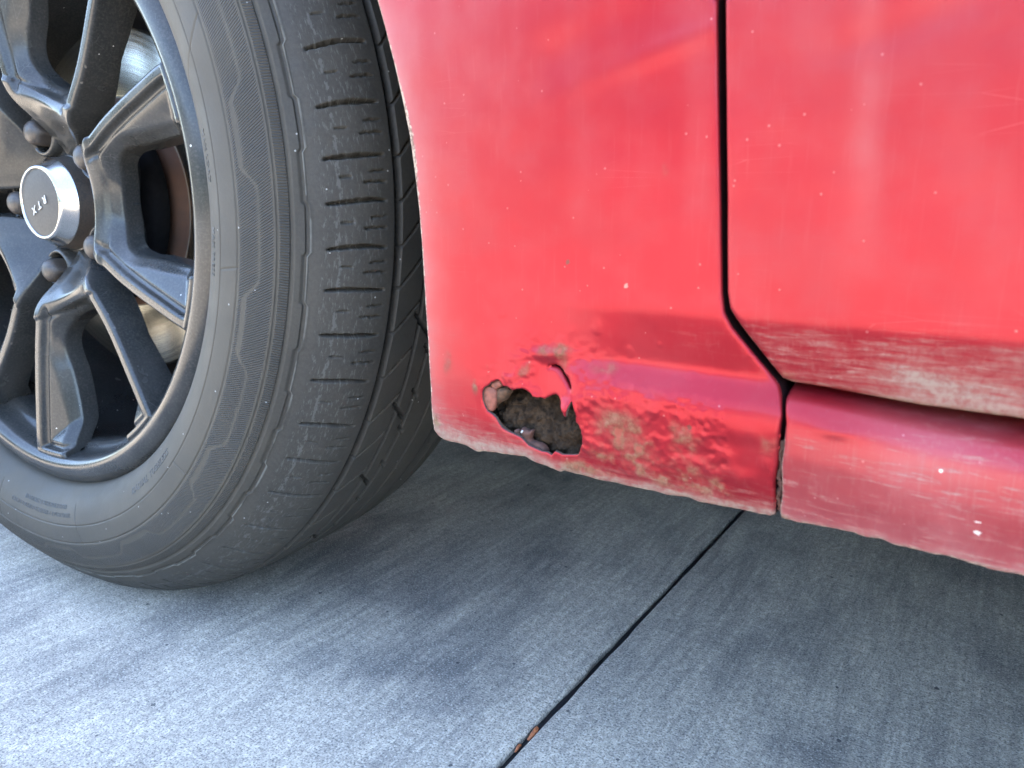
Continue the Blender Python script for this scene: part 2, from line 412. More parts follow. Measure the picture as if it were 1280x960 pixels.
ground = make('ground', [(-400, -400, -.012), (400, -400, -.012), (400, 400, -.012), (-400, 400, -.012)], [(0, 1, 2, 3)], M_EARTH, smooth_=False)
ground['kind'] = 'structure'
def GP(u, v):
    """the point (x, y) of the pavement that a traced photograph pixel lies on"""
    d = CAM_FW * F_PX + CAM_RT * (u - 640) - CAM_UP * (v - 480); t = -CAM_C.z / d.z; P = CAM_C + d * t; return (P.x, P.y)
J0, J1 = GP(622.5, 960), GP(921, 645)           # the joint runs out of the photograph's bottom edge
JROT = -math.atan2(J1[0] - J0[0], J1[1] - J0[1])
def lay(o):
    o.location = (J0[0], J0[1], 0); o.rotation_euler = (0, 0, JROT); return o
HW = .0023
xs = [-9.2, -4.6, 0, 4.6, 9.2]; ys = [-9.0, -4.4, 3.2, 7.8]
for i in range(4):
    for j in range(3):
        V, F = quadbox(xs[i] + HW, xs[i + 1] - HW, ys[j] + HW, ys[j + 1] - HW, -.011, 0, .0013)
        if j == 1 and i in (1, 2):           # the two slabs in view: worn, chipped arris along the joint
            ye = np.arange(-1.2, 2.2, .004)
            chipn = np.clip(fbm(ye * 30, ye * 0 + i, 5 + i, 3) - .56, 0, 1) * .003 + .0004 * (fbm(ye * 140, ye * 0, 9 + i, 3) - .5)
            sgn = -1 if i == 1 else 1; edge = [(sgn * (HW + c_), y_) for c_, y_ in zip(chipn, ye)]
            far = sgn * (4.6 - HW); y0_, y1_ = ys[1] + HW, ys[2] - HW
            loop = [(far, y0_), (sgn * HW, y0_)] + edge + [(sgn * HW, y1_), (far, y1_)]
            if sgn < 0: loop = loop[::1]
            else: loop = loop[::-1]
            n_ = len(loop); V = [(a_, b_, -.011) for a_, b_ in loop] + [(a_, b_, -.0014) for a_, b_ in loop] + [(a_ + (sgn * .0013 if abs(a_) < 1 else 0), b_, 0) for a_, b_ in loop]
            F = [(k, (k + 1) % n_, (k + 1) % n_ + n_, k + n_) for k in range(n_)] + [(k + n_, (k + 1) % n_ + n_, (k + 1) % n_ + 2 * n_, k + 2 * n_) for k in range(n_)] + [list(range(2 * n_, 3 * n_))]
        lay(make('concrete_slab', V, F, M_CONC, ground, smooth_=False))
# worn edges of the joint: a strip of sealant, sunk and uneven
V = []; F = []; n = 420
for k in range(n + 1):
    y = -1.0 + 3.2 * k / n
    w = HW + .0060; zc = -.0042 + .0009 * math.sin(k * .37) + .0007 * random.random()
    V += [(-w, y, zc - .0016), (0, y, zc + .0002), (w, y, zc - .0016)]
    if k: a = 3 * k; F += [(a - 3, a - 2, a + 1, a), (a - 2, a - 1, a + 2, a + 1)]
o = lay(make('joint_sealant', V, F, M_SEAL, ground))
# spalled nicks beside the joint
def sliver(pts, th=.0012, name='leaf_fragment', mat=None, twist=.0006):
    P = chaikin(pts, 1); n = len(P); c = P.mean(0); V = []; F = []
    for q in P: V.append((q[0], q[1], .0012 + twist * math.sin(q[1] * 900)))
    for q in P: V.append((c[0] + (q[0] - c[0]) * .9, c[1] + (q[1] - c[1]) * .9, .0012 + th + twist * math.sin(q[1] * 900)))
    for i in range(n): j = (i + 1) % n; F.append((i, j, j + n, i + n))
    F.append(list(range(n, 2 * n))); F.append(list(range(n))[::-1])
    return V, F

# unseen tree belt added to block low sky light from under the car
M_BLOCKER_LEAF = mat_simple('blocker_foliage', (.045, .060, .025), .8, nscale=3, col2=(.02, .03, .012), bumpd=.05)
V = []; F = []
for k in range(9000):
    x_ = RNG.uniform(-55, 55); hmax = 4.6 + 1.6 * float(vnoise(np.array([x_ * .25]), np.array([1.0]), 5)[0]); z_ = hmax * RNG.uniform(0, 1) ** .8
    c_ = Vector((x_, -19 - RNG.uniform(0, 2.5), z_)); q_ = Vector(RNG.normal(size=3)).normalized(); w_ = q_.orthogonal().normalized(); v_ = q_.cross(w_); r0 = RNG.uniform(.25, .55)
    a = len(V); V += [tuple(c_ + w_ * r0), tuple(c_ + v_ * r0 * .7), tuple(c_ - w_ * r0), tuple(c_ - v_ * r0 * .7)]; F.append((a, a + 1, a + 2, a + 3))
o = make('added_tree_blocker', V, F, M_BLOCKER_LEAF, smooth_=False); o['kind'] = 'stuff'
# unseen wall added beyond the car, blocking horizon light from the ground beneath
M_BLOCKER = mat_simple('added_wall_grey', (.16, .15, .14), .9, nscale=20, bumpd=.003)
V, F = quadbox(-7, 7, 2.75, 2.95, 0, 1.25, .01)
o = make('light_blocking_wall', V, F, M_BLOCKER, smooth_=False); o['label'] = 'added unseen wall that keeps far horizon light from under the red car'; o['category'] = 'wall'

# ------------------------------------------------------------------ body side: section and projection from traced pixels
Y0 = 0.240
def table(pts, sig=.0011):
    z = np.arange(.15, 1.05, .0005); zz, yy = zip(*pts); y = np.interp(z, zz, np.array(yy) * 1e-3)
    k = np.arange(-12, 13) * .0005; g = np.exp(-k * k / (2 * sig * sig)); g /= g.sum()
    return z, np.convolve(np.pad(y, 12, 'edge'), g, 'valid')
UP = [(.33, -1.2), (.37, -3.0), (.41, -5.5), (.50, -13), (.62, -22), (.75, -24), (.88, -12), (.95, 4), (1.05, 40)]
T_FEND = table([(.15, 12), (.214, 9), (.222, 5.5), (.235, 1.8), (.247, 0), (.255, -1.1), (.2585, -.95), (.2612, -.3), (.2635, .8), (.2655, 2.3), (.2672, 3.6), (.2688, 4.35), (.2705, 4.65), (.2722, 4.5), (.2906, 0)] + UP, .0007)
T_LEFT = table([(.15, 9), (.214, 6), (.222, 4.0), (.235, 1.6), (.255, .4), (.291, 0)] + UP, .004)
T_DOOR = table([(.15, 7), (.268, 7), (.2705, 6.4), (.291, 0)] + UP, .0007)
T_ROCK = table([(.15, 18), (.210, 12), (.218, 7), (.226, 3.6), (.238, .6), (.247, -1.2), (.254, -1.6), (.2585, -1.4), (.2615, -.6), (.2640, 1.0), (.2662, 3.6), (.2678, 6.5), (.2690, 11), (.2698, 19), (.2715, 26), (.30, 27), (1.0, 27)], .0010)
def tab(t, z): return np.interp(z, t[0], t[1])
def wleft(x): return smooth(-.180, -.112, x)
def prof_fender(x, z):
    w = wleft(x); return tab(T_LEFT, z) * (1 - w) + tab(T_FEND, z) * w
def prof_door(x, z): return tab(T_DOOR, z)
def prof_rock(x, z): return tab(T_ROCK, z + .0045 * smooth(-.07, .0, x))
def PX(u, v, prof=prof_fender):
    """the point (x, z) of the body side that the traced photograph pixel lies on"""
    d = CAM_FW * F_PX + CAM_RT * (u - 640) - CAM_UP * (v - 480); y = Y0
    for _ in range(8):
        P = CAM_C + d * (y / d.y); y = Y0 + float(prof(np.array([P.x]), np.array([P.z]))[0])
    return (P.x, P.z)
def PL(pts, prof=prof_fender): return [PX(u, v, prof) for u, v in pts]
def blob(P, u, v, ru, rv, rot=0, prof=prof_fender):
    """soft elliptical mask round a place on the body, radii in millimetres"""
    c = PX(u, v, prof); a = R(rot); dx = P[:, 0] - c[0]; dz = P[:, 1] - c[1]
    X = dx * math.cos(a) + dz * math.sin(a); Z = -dx * math.sin(a) + dz * math.cos(a)
    return np.exp(-((X / (ru * 1e-3)) ** 2 + (Z / (rv * 1e-3)) ** 2))

# --- the car
CAR = bpy.data.objects.new('red_car', None); COL.objects.link(CAR)
CAR.location = (.75, 1.115, 0); CAR.empty_display_size = .3
CAR['label'] = 'weathered red car on dark grey alloys with a rust hole eaten through its lower fender'
CAR['category'] = 'car'

WHEEL_C = Vector((-0.65219971, 0.24521078, 0.33))
ARCH_R = .4235
arch_px = [(470, 0), (481, 40), (493, 85), (503, 130), (511, 170), (517, 215), (522, 260), (526, 310), (530, 380), (533.5, 430), (536.5, 480), (538.5, 520), (541, 538)]
bot_px = [(547, 546), (554, 550), (562, 552), (577, 556), (595, 565), (615, 567), (632, 569), (655, 572), (675, 580), (690, 587), (699, 590.5), (704, 588.5), (727, 595), (745, 601), (770, 605), (807, 614), (830, 618), (858, 624), (900, 634), (940, 641), (962, 646)]
seam_px = [(968, 644), (969, 626), (968, 603), (972, 580), (974, 548), (977, 520), (976, 494), (972, 480), (963, 469), (940, 441), (914, 409), (905, 391), (902, 368), (900.5, 300), (898.5, 200), (896.5, 100), (895.5, 0)]
fa = PL(arch_px[::-1]); fb = PL(bot_px)[::-1]; fs = PL(seam_px)[::-1]
def ragged(pts, amp, seed, step=.0012):
    Q = resample(pts, step, False); Q[1:-1, 1] += amp * 2 * (fbm(Q[1:-1, 0] * 150, Q[1:-1, 1] * 0 + seed, seed, 4) - .5)
    return [tuple(q) for q in Q]
fb = ragged(fb, .0009, 3)
SEAM_X = fs[0][0]
top = [(SEAM_X - .006, .60), (SEAM_X - .02, .95), (-.35, .955), (-.75, .93), (-1.15, .86), (-1.38, .74)]
front = [(-1.47, .55), (-1.46, .32), (-1.40, .24), (-1.10, .23)]
archpts = []
t0 = math.atan2(fa[-1][1] - .33, fa[-1][0] - WHEEL_C.x)
for k in range(1, 60):
    t = t0 + (math.pi + .25 - t0) * k / 59
    rr = ARCH_R if k > 3 else np.hypot(fa[-1][1] - .33, fa[-1][0] - WHEEL_C.x) * (1 - k / 4) + ARCH_R * k / 4
    archpts.append((WHEEL_C.x + rr * math.cos(t), .33 + rr * math.sin(t)))
# outline runs: seam upwards, over the top, front, arch back, arch edge down, bottom edge
outer_f = [tuple(p) for p in fs[::-1]] + top + front + archpts[::-1] + fa[::-1] + fb[::-1]
hole_px = [(v / 6 + 580, w / 6 + 430) for v, w in [(139, 420), (139, 360), (152, 328), (180, 312), (198, 300), (203, 286), (262, 265), (280, 285), (296, 315), (325, 318), (350, 334), (372, 346), (400, 335), (440, 332), (470, 345), (498, 365), (520, 392), (548, 402), (572, 402), (596, 414), (628, 398), (650, 388), (678, 380), (700, 393), (718, 420), (738, 462), (760, 505), (776, 536), (784, 540), (792, 505), (800, 470), (812, 432), (819, 428), (830, 462), (846, 505), (850, 545), (850, 580), (866, 602), (882, 640), (889, 690), (884, 750), (872, 802), (858, 830), (800, 832), (735, 831), (712, 818), (682, 806), (668, 820), (654, 834), (620, 812), (585, 808), (540, 788), (480, 760), (445, 722), (420, 700), (372, 676), (330, 658), (285, 630), (262, 598), (238, 555), (212, 528), (176, 506), (152, 462)]]
crack_px = [(v / 6 + 580, w / 6 + 430) for v, w in [(632, 166), (670, 160), (700, 172), (726, 202), (752, 243), (778, 288), (794, 340), (786, 338), (770, 308), (742, 258), (716, 212), (692, 182), (664, 170)]]
hole_f = PL(hole_px); crack_f = PL(crack_px)
small_px = [(v / 6 + 580, w / 6 + 430) for v, w in [(362, 296), (378, 262), (408, 240), (418, 250), (396, 280), (372, 302)]]

xr0 = -.27; fine_box = (np.array([-.262, .205]), np.array([SEAM_X + .03, .43]))
rust_box = (np.array([-.232, .214]), np.array([SEAM_X + .012, .285]))
bs = lambda p: (.0007 if p[1] < .30 and p[0] > -.24 else .0016) if (p[1] < .43 and p[0] > -.27) else .02
P, T, D, loops = cdt(outer_f, [hole_f, crack_f], [(.03, None), (.0022, fine_box), (.00085, rust_box)], (.0004, .0009, .0016), bs)
x, z = P[:, 0], P[:, 1]
y = Y0 + prof_fender(x, z)
vis = smooth(.55, .43, z) * smooth(-.30, -.26, x)
y = y + vis * (.0007 * (fbm(x * 22 + 5, z * 22, 3) - .5) + .0003 * (fbm(x * 60, z * 60, 8) - .5))
# faint dents high on the fender
y = y + .0004 * blob(P, 770, 30, 26, 7, 12) - .0004 * blob(P, 830, 62, 30, 3.5, 14) + .0005 * blob(P, 700, 70, 10, 8, 30)
# corrosion: blisters and lifted plates round the hole
d_hole = seg_dist(P, hole_f); RU = 1e-3
area = np.clip(blob(P, 690, 500, 42, 17, -5) + blob(P, 800, 550, 34, 20, -8) + blob(P, 880, 560, 30, 16, -8) + .7 * blob(P, 700, 430, 22, 8), 0, 1)
area = smooth(.25, .8, area) * smooth(.218, .225, z)
tongue = blob(P, 690, 482, 11, 11)
area = area * (1 - .85 * smooth(.3, .7, tongue)) * smooth(.289, .280, z)
bl = fbm(x * 170, z * 210, 11, 4); bl2 = fbm(x * 520, z * 640, 21, 3); pl = fbm(x * 130 + 9, z * 170, 31, 5); vein = 1 - np.abs(fbm(x * 260, z * 330, 71, 4) - .5) * 2
y = y - .75 * area * (.00045 * smooth(.48, .70, bl) + .00030 * (bl2 - .5) + .00022 * smooth(.50, .515, pl) + .00018 * smooth(.58, .59, pl) + .0002 * smooth(.90, .99, vein))
lone = smooth(.292, .283, z) * smooth(.66, .74, fbm(x * 160, z * 190, 91, 3)) * smooth(-.20, -.17, x) * .00018
y = y - lone
y = y - .0009 * area * np.exp(-d_hole / .004) * (fbm(x * 260, z * 260, 5) - .1)
# the loose tongue of paint above the hole, sunk at its top and curling outward at its tip
tong = blob(P, 690, 478, 13, 13) ; y = y + .0012 * tong * smooth(.3, .8, tong)
tip = PX(710, 515); dt = np.hypot(x - tip[0], z - tip[1]); y = y - .0022 * np.exp(-(dt / .005) ** 2)
y = y - .0014 * blob(P, 686, 443, 11, 2.2, 6)
# arch lip curl, and rounded rolled edges
rr = .0016; q = np.clip(rr - D, 0, rr); y = y + (rr - np.sqrt(np.maximum(rr * rr - q * q, 0))) * np.where(d_hole < .002, .2, .9)
V3 = np.stack([x, y, z], 1)
def fl(dy): return lambda b: b + np.array([0, dy, 0]) * (np.where(seg_dist(b[:, [0, 2]], hole_f) < 1e-4, .12, 1) * np.where(seg_dist(b[:, [0, 2]], crack_f) < 1e-4, .12, 1))[:, None]
V3, Q, ids = extrude(V3, T, [fl(.002), fl(.012)])
nb = len(V3) - len(x)
edge_d = seg_dist(P, np.array(fa + fb), False)
left_d = seg_dist(P, np.array(fa), False); bot_d = seg_dist(P, np.array(fb), False)
rust = sum(s * blob(P, *a) for s, a in [(.85, (782, 543, 9, 7, -15)), (.5, (768, 530, 6, 5)), (.45, (800, 565, 9, 6)), (.6, (852, 590, 11, 4.5, -10)), (.55, (842, 534, 3.5, 3)), (.8, (858, 549, 5, 4)),
        (.9, (690, 437, 8, 2.3, 6)), (.75, (656, 462, 5, 2.2, 50)), (.75, (703, 452, 2.2, 6, 12)), (.6, (738, 585, 12, 3)), (.9, (560, 455, 3.2, 5)), (.8, (594, 484, 1.6, 3.5)), (.9, (547, 527, 3, 4)),
        (.55, (757, 460, 6, 3)), (.7, (815, 594, 18, 3, -10)), (.4, (905, 612, 12, 4, -8)), (.5, (960, 552, 4, 5)), (.55, (750, 566, 5, 3)), (.7, (609, 457, 1, 1)), (.5, (718, 585, 10, 3)), (.7, (831, 214, 1.4, 2.2))])
mot = fbm(x * 230, z * 260, 55, 5)
rust = rust * (.55 + .8 * smooth(.30, .70, mot)) + .28 * smooth(.38, .70, mot) * np.clip(blob(P, 800, 560, 30, 16, -8) + .8 * blob(P, 880, 600, 24, 9, -8) + .5 * blob(P, 760, 600, 22, 6, -10), 0, 1)
rust = rust + .5 * np.exp(-d_hole / .0012) * (fbm(x * 300, z * 300, 77) > .5) * (np.hypot(x - PX(740, 560)[0], z - PX(740, 560)[1]) < .012)
grime = .95 * np.exp(-bot_d / .0035) + .55 * np.exp(-bot_d / .011) * smooth(-.16, -.20, x) + .35 * np.exp(-bot_d / .012)
grime = grime + .30 * np.exp(-left_d / .006) * smooth(.40, .30, z)
bare = 1.15 * np.exp(-left_d / .0015) + .9 * np.exp(-bot_d / .0011) + .62 * np.exp(-((left_d - .001) / .0022) ** 2) * np.exp(-((z - .353) / .016) ** 2)
fade_and_sheen = 1.2 * np.exp(-left_d / .008) + .13 * smooth(.4, .75, fbm(x * 90, z * 9, 66, 3)) * smooth(.30, .34, z) + .30 * smooth(-.12, -.22, x) * smooth(.3, .38, z) + .35 * blob(P, 620, 580, 30, 12)  # worn pale edge; the upper vertical streaks are painted reflection haze
fade_and_sheen = fade_and_sheen * .4 + .01 * smooth(.31, .41, z)
scuff = .30 * blob(P, 880, 425, 14, 6) + .22 * smooth(.24, .225, z) + .25 * blob(P, 930, 630, 25, 6, -8)
ext = lambda a: np.concatenate([a, np.tile(a[ids], 2)])
bare_e = np.concatenate([bare, np.tile(np.maximum(bare[ids], .75), 2)])
qd = seg_dist(V3[np.array([qq[0] for qq in Q])][:, [0, 2]], hole_f)
mi = [0] * len(T) + [1 if dd < .001 else 2 for dd in qd]
FENDER = make('fender', V3, [tuple(t) for t in T] + Q, M_PAINT, CAR, dict(rust=ext(rust), grime=ext(grime), bare=bare_e, fade_and_sheen=ext(fade_and_sheen), scuff=ext(scuff), chip=ext(x * 0)), mats=[M_PAINT, M_EDGE, M_GAPPAINT], midx=mi)
FENDER['label'] = 'fender with blistered paint and a ragged rust hole at its lower corner'

# --- door
door_l = [(905, 0), (905.5, 100), (906.5, 200), (907, 300), (907.5, 366), (911, 386), (926, 409), (951, 441), (968, 462), (977, 473), (992, 478.5)]
dl = PL(door_l, prof_door)
zb = PX(1150, 507, prof_door)[1]
dr = [(.95, zb), (.955, .5), (.94, .95)]
outer_d = dl[::-1][:1] + [] ; outer_d = dl + [PX(1030, 484.5, prof_door), PX(1150, 507, prof_door), (.03, zb)] + dr + [(dl[0][0] + .004, .95), (dl[0][0] + .001, .60)]
bsd = lambda p: .0012 if (p[0] < .04 and p[1] < .43) else .02
P, T, D, loops = cdt(outer_d, [], [(.03, None), (.0018, (np.array([-.13, .26]), np.array([.045, .425])))], (.0005, .0011, .002), bsd)
x, z = P[:, 0], P[:, 1]
y = Y0 + prof_door(x, z) - .0002
vis = smooth(.55, .43, z) * smooth(.1, .04, x)
y = y + vis * (.0010 * (fbm(x * 18, z * 18 + 4, 13) - .5) + .0003 * (fbm(x * 55, z * 55, 18) - .5))
c = PX(1085, 150, prof_door)
y = y - vis * .0008 * np.exp(-((x - c[0] + .08 * (z - c[1])) / .006) ** 2) * smooth(.28, .33, z)          # soft vertical ripple
y = y + .0004 * blob(P, 1160, 20, 20, 5, 15, prof_door)
rr = .0020; q = np.clip(rr - D, 0, rr); y = y + (rr - np.sqrt(np.maximum(rr * rr - q * q, 0))) * .9
V3 = np.stack([x, y, z], 1)
V3, Q, ids = extrude(V3, T, [lambda b: b + np.array([0, .003, 0]), lambda b: b + np.array([0, .014, 0])])
bot_d = np.abs(z - zb); le = seg_dist(P, np.array(dl[4:]), False)
sc_band = smooth(.294, .286, z)
scuff = .62 * sc_band + .3 * blob(P, 1110, 440, 30, 10, 0, prof_door) + .35 * np.exp(-le / .004)
grime = .16 * sc_band * smooth(-.08, 0, x) + .62 * np.exp(-bot_d / .003) * smooth(-.055, -.03, x) * smooth(.0, -.03, np.abs(x + .022) - .03) + .34 * sc_band + .25 * np.exp(-bot_d / .003) + .45 * blob(P, 1165, 478, 16, 4, -8, prof_door)
bare = .8 * np.exp(-bot_d / .0007) + .75 * np.exp(-le / .0006)
fade_and_sheen = .06 * smooth(.31, .41, z) + .02 + .05 * smooth(.4, .75, fbm(x * 60, z * 7, 67, 3)) * smooth(.292, .31, z) + .10 * np.exp(-((x - c[0] + .08 * (z - c[1])) / .004) ** 2) * smooth(.30, .34, z)  # pale streaks and ripple stripe put soft reflections into the paint colour
rust = .75 * blob(P, 985, 467, 3, 1.2, 0, prof_door)
ext = lambda a: np.concatenate([a, np.tile(a[ids], 2)])
make('door', V3, [tuple(t) for t in T] + Q, M_PAINT, CAR, dict(rust=ext(rust), grime=ext(grime), bare=ext(bare), fade_and_sheen=ext(fade_and_sheen), scuff=ext(scuff), chip=ext(x * 0)))

# --- rocker panel
rock_l = [(979, 470), (981, 500), (981, 530), (978.5, 560), (975.5, 585), (976.5, 605), (976, 622), (973.5, 640), (975, 648)]
rl = PL(rock_l, prof_rock)
rl[0] = (rl[1][0], .285)
rb_px = [(981, 650.5), (1000, 654), (1040, 663), (1064, 667), (1083, 675), (1098, 677), (1124, 685), (1150, 690), (1180, 696), (1205, 704), (1240, 713), (1262, 717), (1280, 722)]
rb = PL(rb_px, prof_rock); zr = rb[-1][1]; rb = ragged(rb, .0009, 9)
outer_r = rl + rb + [(.05, zr), (.5, zr), (1.55, zr), (1.55, .285), (.05, .285)]
P, T, D, loops = cdt(outer_r, [], [(.03, None), (.0013, (np.array([-.12, .19]), np.array([.045, .29])))], (.0005, .0011, .0018), lambda p: .0009 if p[0] < .045 else .02)
x, z = P[:, 0], P[:, 1]
y = Y0 + prof_rock(x, z) + .0004
vis = smooth(.1, .04, x)
y = y + vis * (.0009 * (fbm(x * 25, z * 25 + 4, 43) - .5) + .0004 * (fbm(x * 90, z * 90, 48) - .5)) - .0009 * blob(P, 1045, 540, 5, 2, 0, prof_rock)
be = seg_dist(P, np.array(rb), False); le = seg_dist(P, np.array(rl[1:]), False)
y = y + vis * .0012 * np.exp(-be / .003) * (fbm(x * 120, z * 10, 52) - .5)
rr = .0014; q = np.clip(rr - D, 0, rr); y = y + (rr - np.sqrt(np.maximum(rr * rr - q * q, 0))) * .9 * (z < .28)
V3 = np.stack([x, y, z], 1)
V3, Q, ids = extrude(V3, T, [lambda b: b + np.array([0, .002, 0]), lambda b: b + np.array([0, .010, 0])])
body = smooth(.259, .252, z)
scuff = .85 * body + .9 * blob(P, 1180, 585, 15, 13, 0, prof_rock) + .3 * blob(P, 1200, 560, 30, 5, 0, prof_rock)
scuff = scuff + .35 * smooth(.262, .258, z) * smooth(.250, .256, z) * smooth(-.05, -.01, x)
grime = .85 * np.exp(-be / .0016) + .30 * np.exp(-be / .010) + .6 * np.exp(-le / .0010) * smooth(.262, .255, z)
bare = .95 * np.exp(-be / .0010) + .85 * np.exp(-le / .0006) * smooth(.258, .250, z)
fade_and_sheen = .13 * body + .34 * np.exp(-be / .012) + .22 * blob(P, 1165, 570, 18, 18, 0, prof_rock)
chip = blob(P, 1222, 652, 2.3, .5, 0, prof_rock) + blob(P, 1223, 667, 1.9, .8, -12, prof_rock) + .9 * blob(P, 1176, 590, 1.0, .7, 0, prof_rock)
rust = .5 * blob(P, 1182, 585, 4, 2, 0, prof_rock) * 0 + .8 * blob(P, 979, 650, 3, 2, 0, prof_rock) + .6 * np.exp(-le / .0012) * smooth(.25, .235, z)
ext = lambda a: np.concatenate([a, np.tile(a[ids], 2)])
make('rocker_panel', V3, [tuple(t) for t in T] + Q, M_PAINT, CAR, dict(rust=ext(rust), grime=ext(grime), bare=ext(bare), fade_and_sheen=ext(fade_and_sheen), scuff=ext(scuff), chip=ext(chip)))

# dark jamb behind the panel gaps
V, F = quadbox(SEAM_X - .05, 1.5, Y0 + .034, Y0 + .04, .228, .95, .0005)
make('door_jamb', V, F, M_GAPPAINT, CAR, smooth_=False)

# --- inside the rust hole: crumbling sill foam and rust flakes
def lump(cx, cz, rx, rz, y_mid, amp, mat, name, seed, tilt=0.0, n=(70, 44), rough=.0011, parent=None):
    V = []; F = []; nx, nz = n
    for j in range(nz + 1):
        for i in range(nx + 1):
            a = -1 + 2 * i / nx; b = -1 + 2 * j / nz
            X = cx + a * rx; Z = cz + b * rz - a * rx * tilt
            r2 = min(1.0, (a * a + b * b) ** .5 / 1.15)
            yy = y_mid - amp * math.sqrt(max(0, 1 - r2 * r2))
            V.append((X, yy, Z))
    V = np.array(V); nn = fbm(V[:, 0] * 260, V[:, 2] * 260, seed, 5); n2 = fbm(V[:, 0] * 900, V[:, 2] * 900, seed + 9, 3)
    V[:, 1] += .010 * smooth(cz - .002, cz + .016, V[:, 2]) * smooth(cx - .01, cx + .012, V[:, 0]) + .004 * smooth(cz - .006, cz + .012, V[:, 2])
    V[:, 1] -= rough * 2.2 * (fbm(V[:, 0] * 120, V[:, 2] * 160, seed + 3, 4) - .5) + rough * 1.2 * (nn - .5) + rough * .5 * (n2 - .5)
    for j in range(nz):
        for i in range(nx):
            a = j * (nx + 1) + i; F.append((a, a + 1, a + nx + 2, a + nx + 1))
    # closed back
    m_ = len(V); V = np.concatenate([V, V + np.array([0, .012, 0])])
    rim_ = [i for i in range(nx + 1)] + [j * (nx + 1) + nx for j in range(1, nz + 1)] + [nz * (nx + 1) + i for i in range(nx - 1, -1, -1)] + [j * (nx + 1) for j in range(nz - 1, 0, -1)]
    for a, b in zip(rim_, rim_[1:] + rim_[:1]): F.append((b, a, a + m_, b + m_))
    o = make(name, V, F, mat, parent or FENDER)
    return o
FENDER['local_frame'] = 0
def att_f(o):                                # children of the fender share the car's frame
    o.parent = FENDER; o.matrix_parent_inverse = Matrix.Identity(4)
hc = PX(672, 530)
o = lump(hc[0] + .003, hc[1] - .001, .038, .019, Y0 + .016, .0075, M_FOAM, 'sill_foam', 61, .05, (190, 110), .0036); att_f(o)
V, F = quadbox(-.21, -.10, Y0 + .027, Y0 + .030, .222, .285, .0005)
o = make('inner_sill', V, F, M_DARK, None, smooth_=False); o.parent = FENDER; o.matrix_parent_inverse = Matrix.Identity(4)
def flake(pts6, dy, bulge, mat, seed, th=.0011):
    """a plate of rust: outline traced in the zoomed hole, placed dy behind the paint, bulging toward the outside"""
    pp = []
    for v, w in pts6:
        u_, v_ = v / 6 + 580, w / 6 + 430
        pp.append(PX(u_, v_, lambda x, z: prof_fender(x, z) + dy))
    pp = chaikin(pp, 1)
    P, T, D, L = cdt([tuple(p) for p in pp], [], [(.0006, None)], (.0003,), .0005)
    x, z = P[:, 0], P[:, 1]; mx = max(D.max(), 1e-4)
    y = Y0 + prof_fender(x, z) + dy - bulge * np.sqrt(np.clip(1 - (1 - D / mx) ** 2, 0, 1)) - .0006 * (fbm(x * 500, z * 500, seed) - .5)
    V3 = np.stack([x, y, z], 1); V3, Q, ids = extrude(V3, T, [lambda b: b + np.array([0, th, 0])])
    o = make('rust_flake', V3, [tuple(t) for t in T] + Q, mat); att_f(o); return o
flake([(146, 400), (148, 345), (165, 325), (190, 318), (225, 330), (244, 352), (246, 400), (240, 450), (225, 495), (205, 508), (178, 492), (156, 450)], .0014, .0009, M_FLAKEP, 1)['label'] = 'large rounded pinkish brown rust flake at the left end of the hole'
flake([(200, 300), (210, 285), (258, 268), (272, 282), (290, 312), (262, 326), (240, 344), (222, 330), (204, 318)], .0016, .0008, M_FLAKEP, 2)
flake([(252, 330), (275, 318), (310, 314), (345, 334), (362, 352), (340, 380), (320, 420), (285, 432), (255, 450), (238, 490), (236, 460), (250, 400), (246, 356)], .0042, .0028, M_RUSTBR, 3)
flake([(372, 650), (396, 636), (422, 640), (418, 668), (444, 690), (424, 706), (394, 684)], .0030, .0010, M_FLAKE, 4)
flake([(430, 640), (446, 618), (462, 636), (486, 640), (500, 654), (512, 636), (524, 652), (512, 684), (506, 716), (540, 728), (586, 744), (620, 772), (636, 810), (600, 812), (548, 796), (496, 776), (452, 734), (440, 700)], .0040, .0022, M_FLAKE, 5)
flake([(426, 660), (432, 646), (442, 650), (444, 664), (437, 674)], .0022, .0008, M_WHITE, 6)['label'] = 'tiny bare metal flake glinting at the bottom of the hole'
flake([(220, 520), (244, 560), (276, 600), (310, 632), (350, 660), (340, 672), (300, 652), (262, 612), (232, 570)], .0026, .0006, M_RUSTBR, 7)

# --- torn sealant lip in the seam between fender and rocker
sp = []
for k in range(40):
    v_ = 552 + (640 - 552) * k / 39; u_ = 975.5 + 2.2 * math.sin(k * .55) + 1.3 * math.sin(k * 1.7) - 3.0 * k / 39
    sp.append((PX(u_, v_), v_))
V = []; F = []
for k, ((X, Z), v_) in enumerate(sp):
    w = .0005 + .0003 * math.sin(k * .8) ** 2; yy = Y0 + float(prof_fender(np.array([X]), np.array([Z]))[0]) + .0016
    V += [(X - .0016, yy + .001, Z), (X - .0002, yy - .0005, Z), (X + w, yy + .0006, Z), (X + w, yy + .006, Z)]
    if k:
        a = 4 * k
        for i in range(3): F.append((a - 4 + i, a + i, a + i + 1, a - 3 + i))
make('seam_sealant', V, F, M_FLAKE, CAR)

# ------------------------------------------------------------------ rest of the body (outside the frame): casts the shade the photograph lies in
def sheet(name, rings, mat, closed=False, parent=CAR):
    V = []; F = []; n = len(rings[0])
    for r_ in rings: V += r_
    for j in range(len(rings) - 1):
        for i in range(n - 1): a = j * n + i; F.append((a, a + 1, a + n + 1, a + n))
    return make(name, V, F, mat, parent)
YR = 2 * 1.115 - Y0
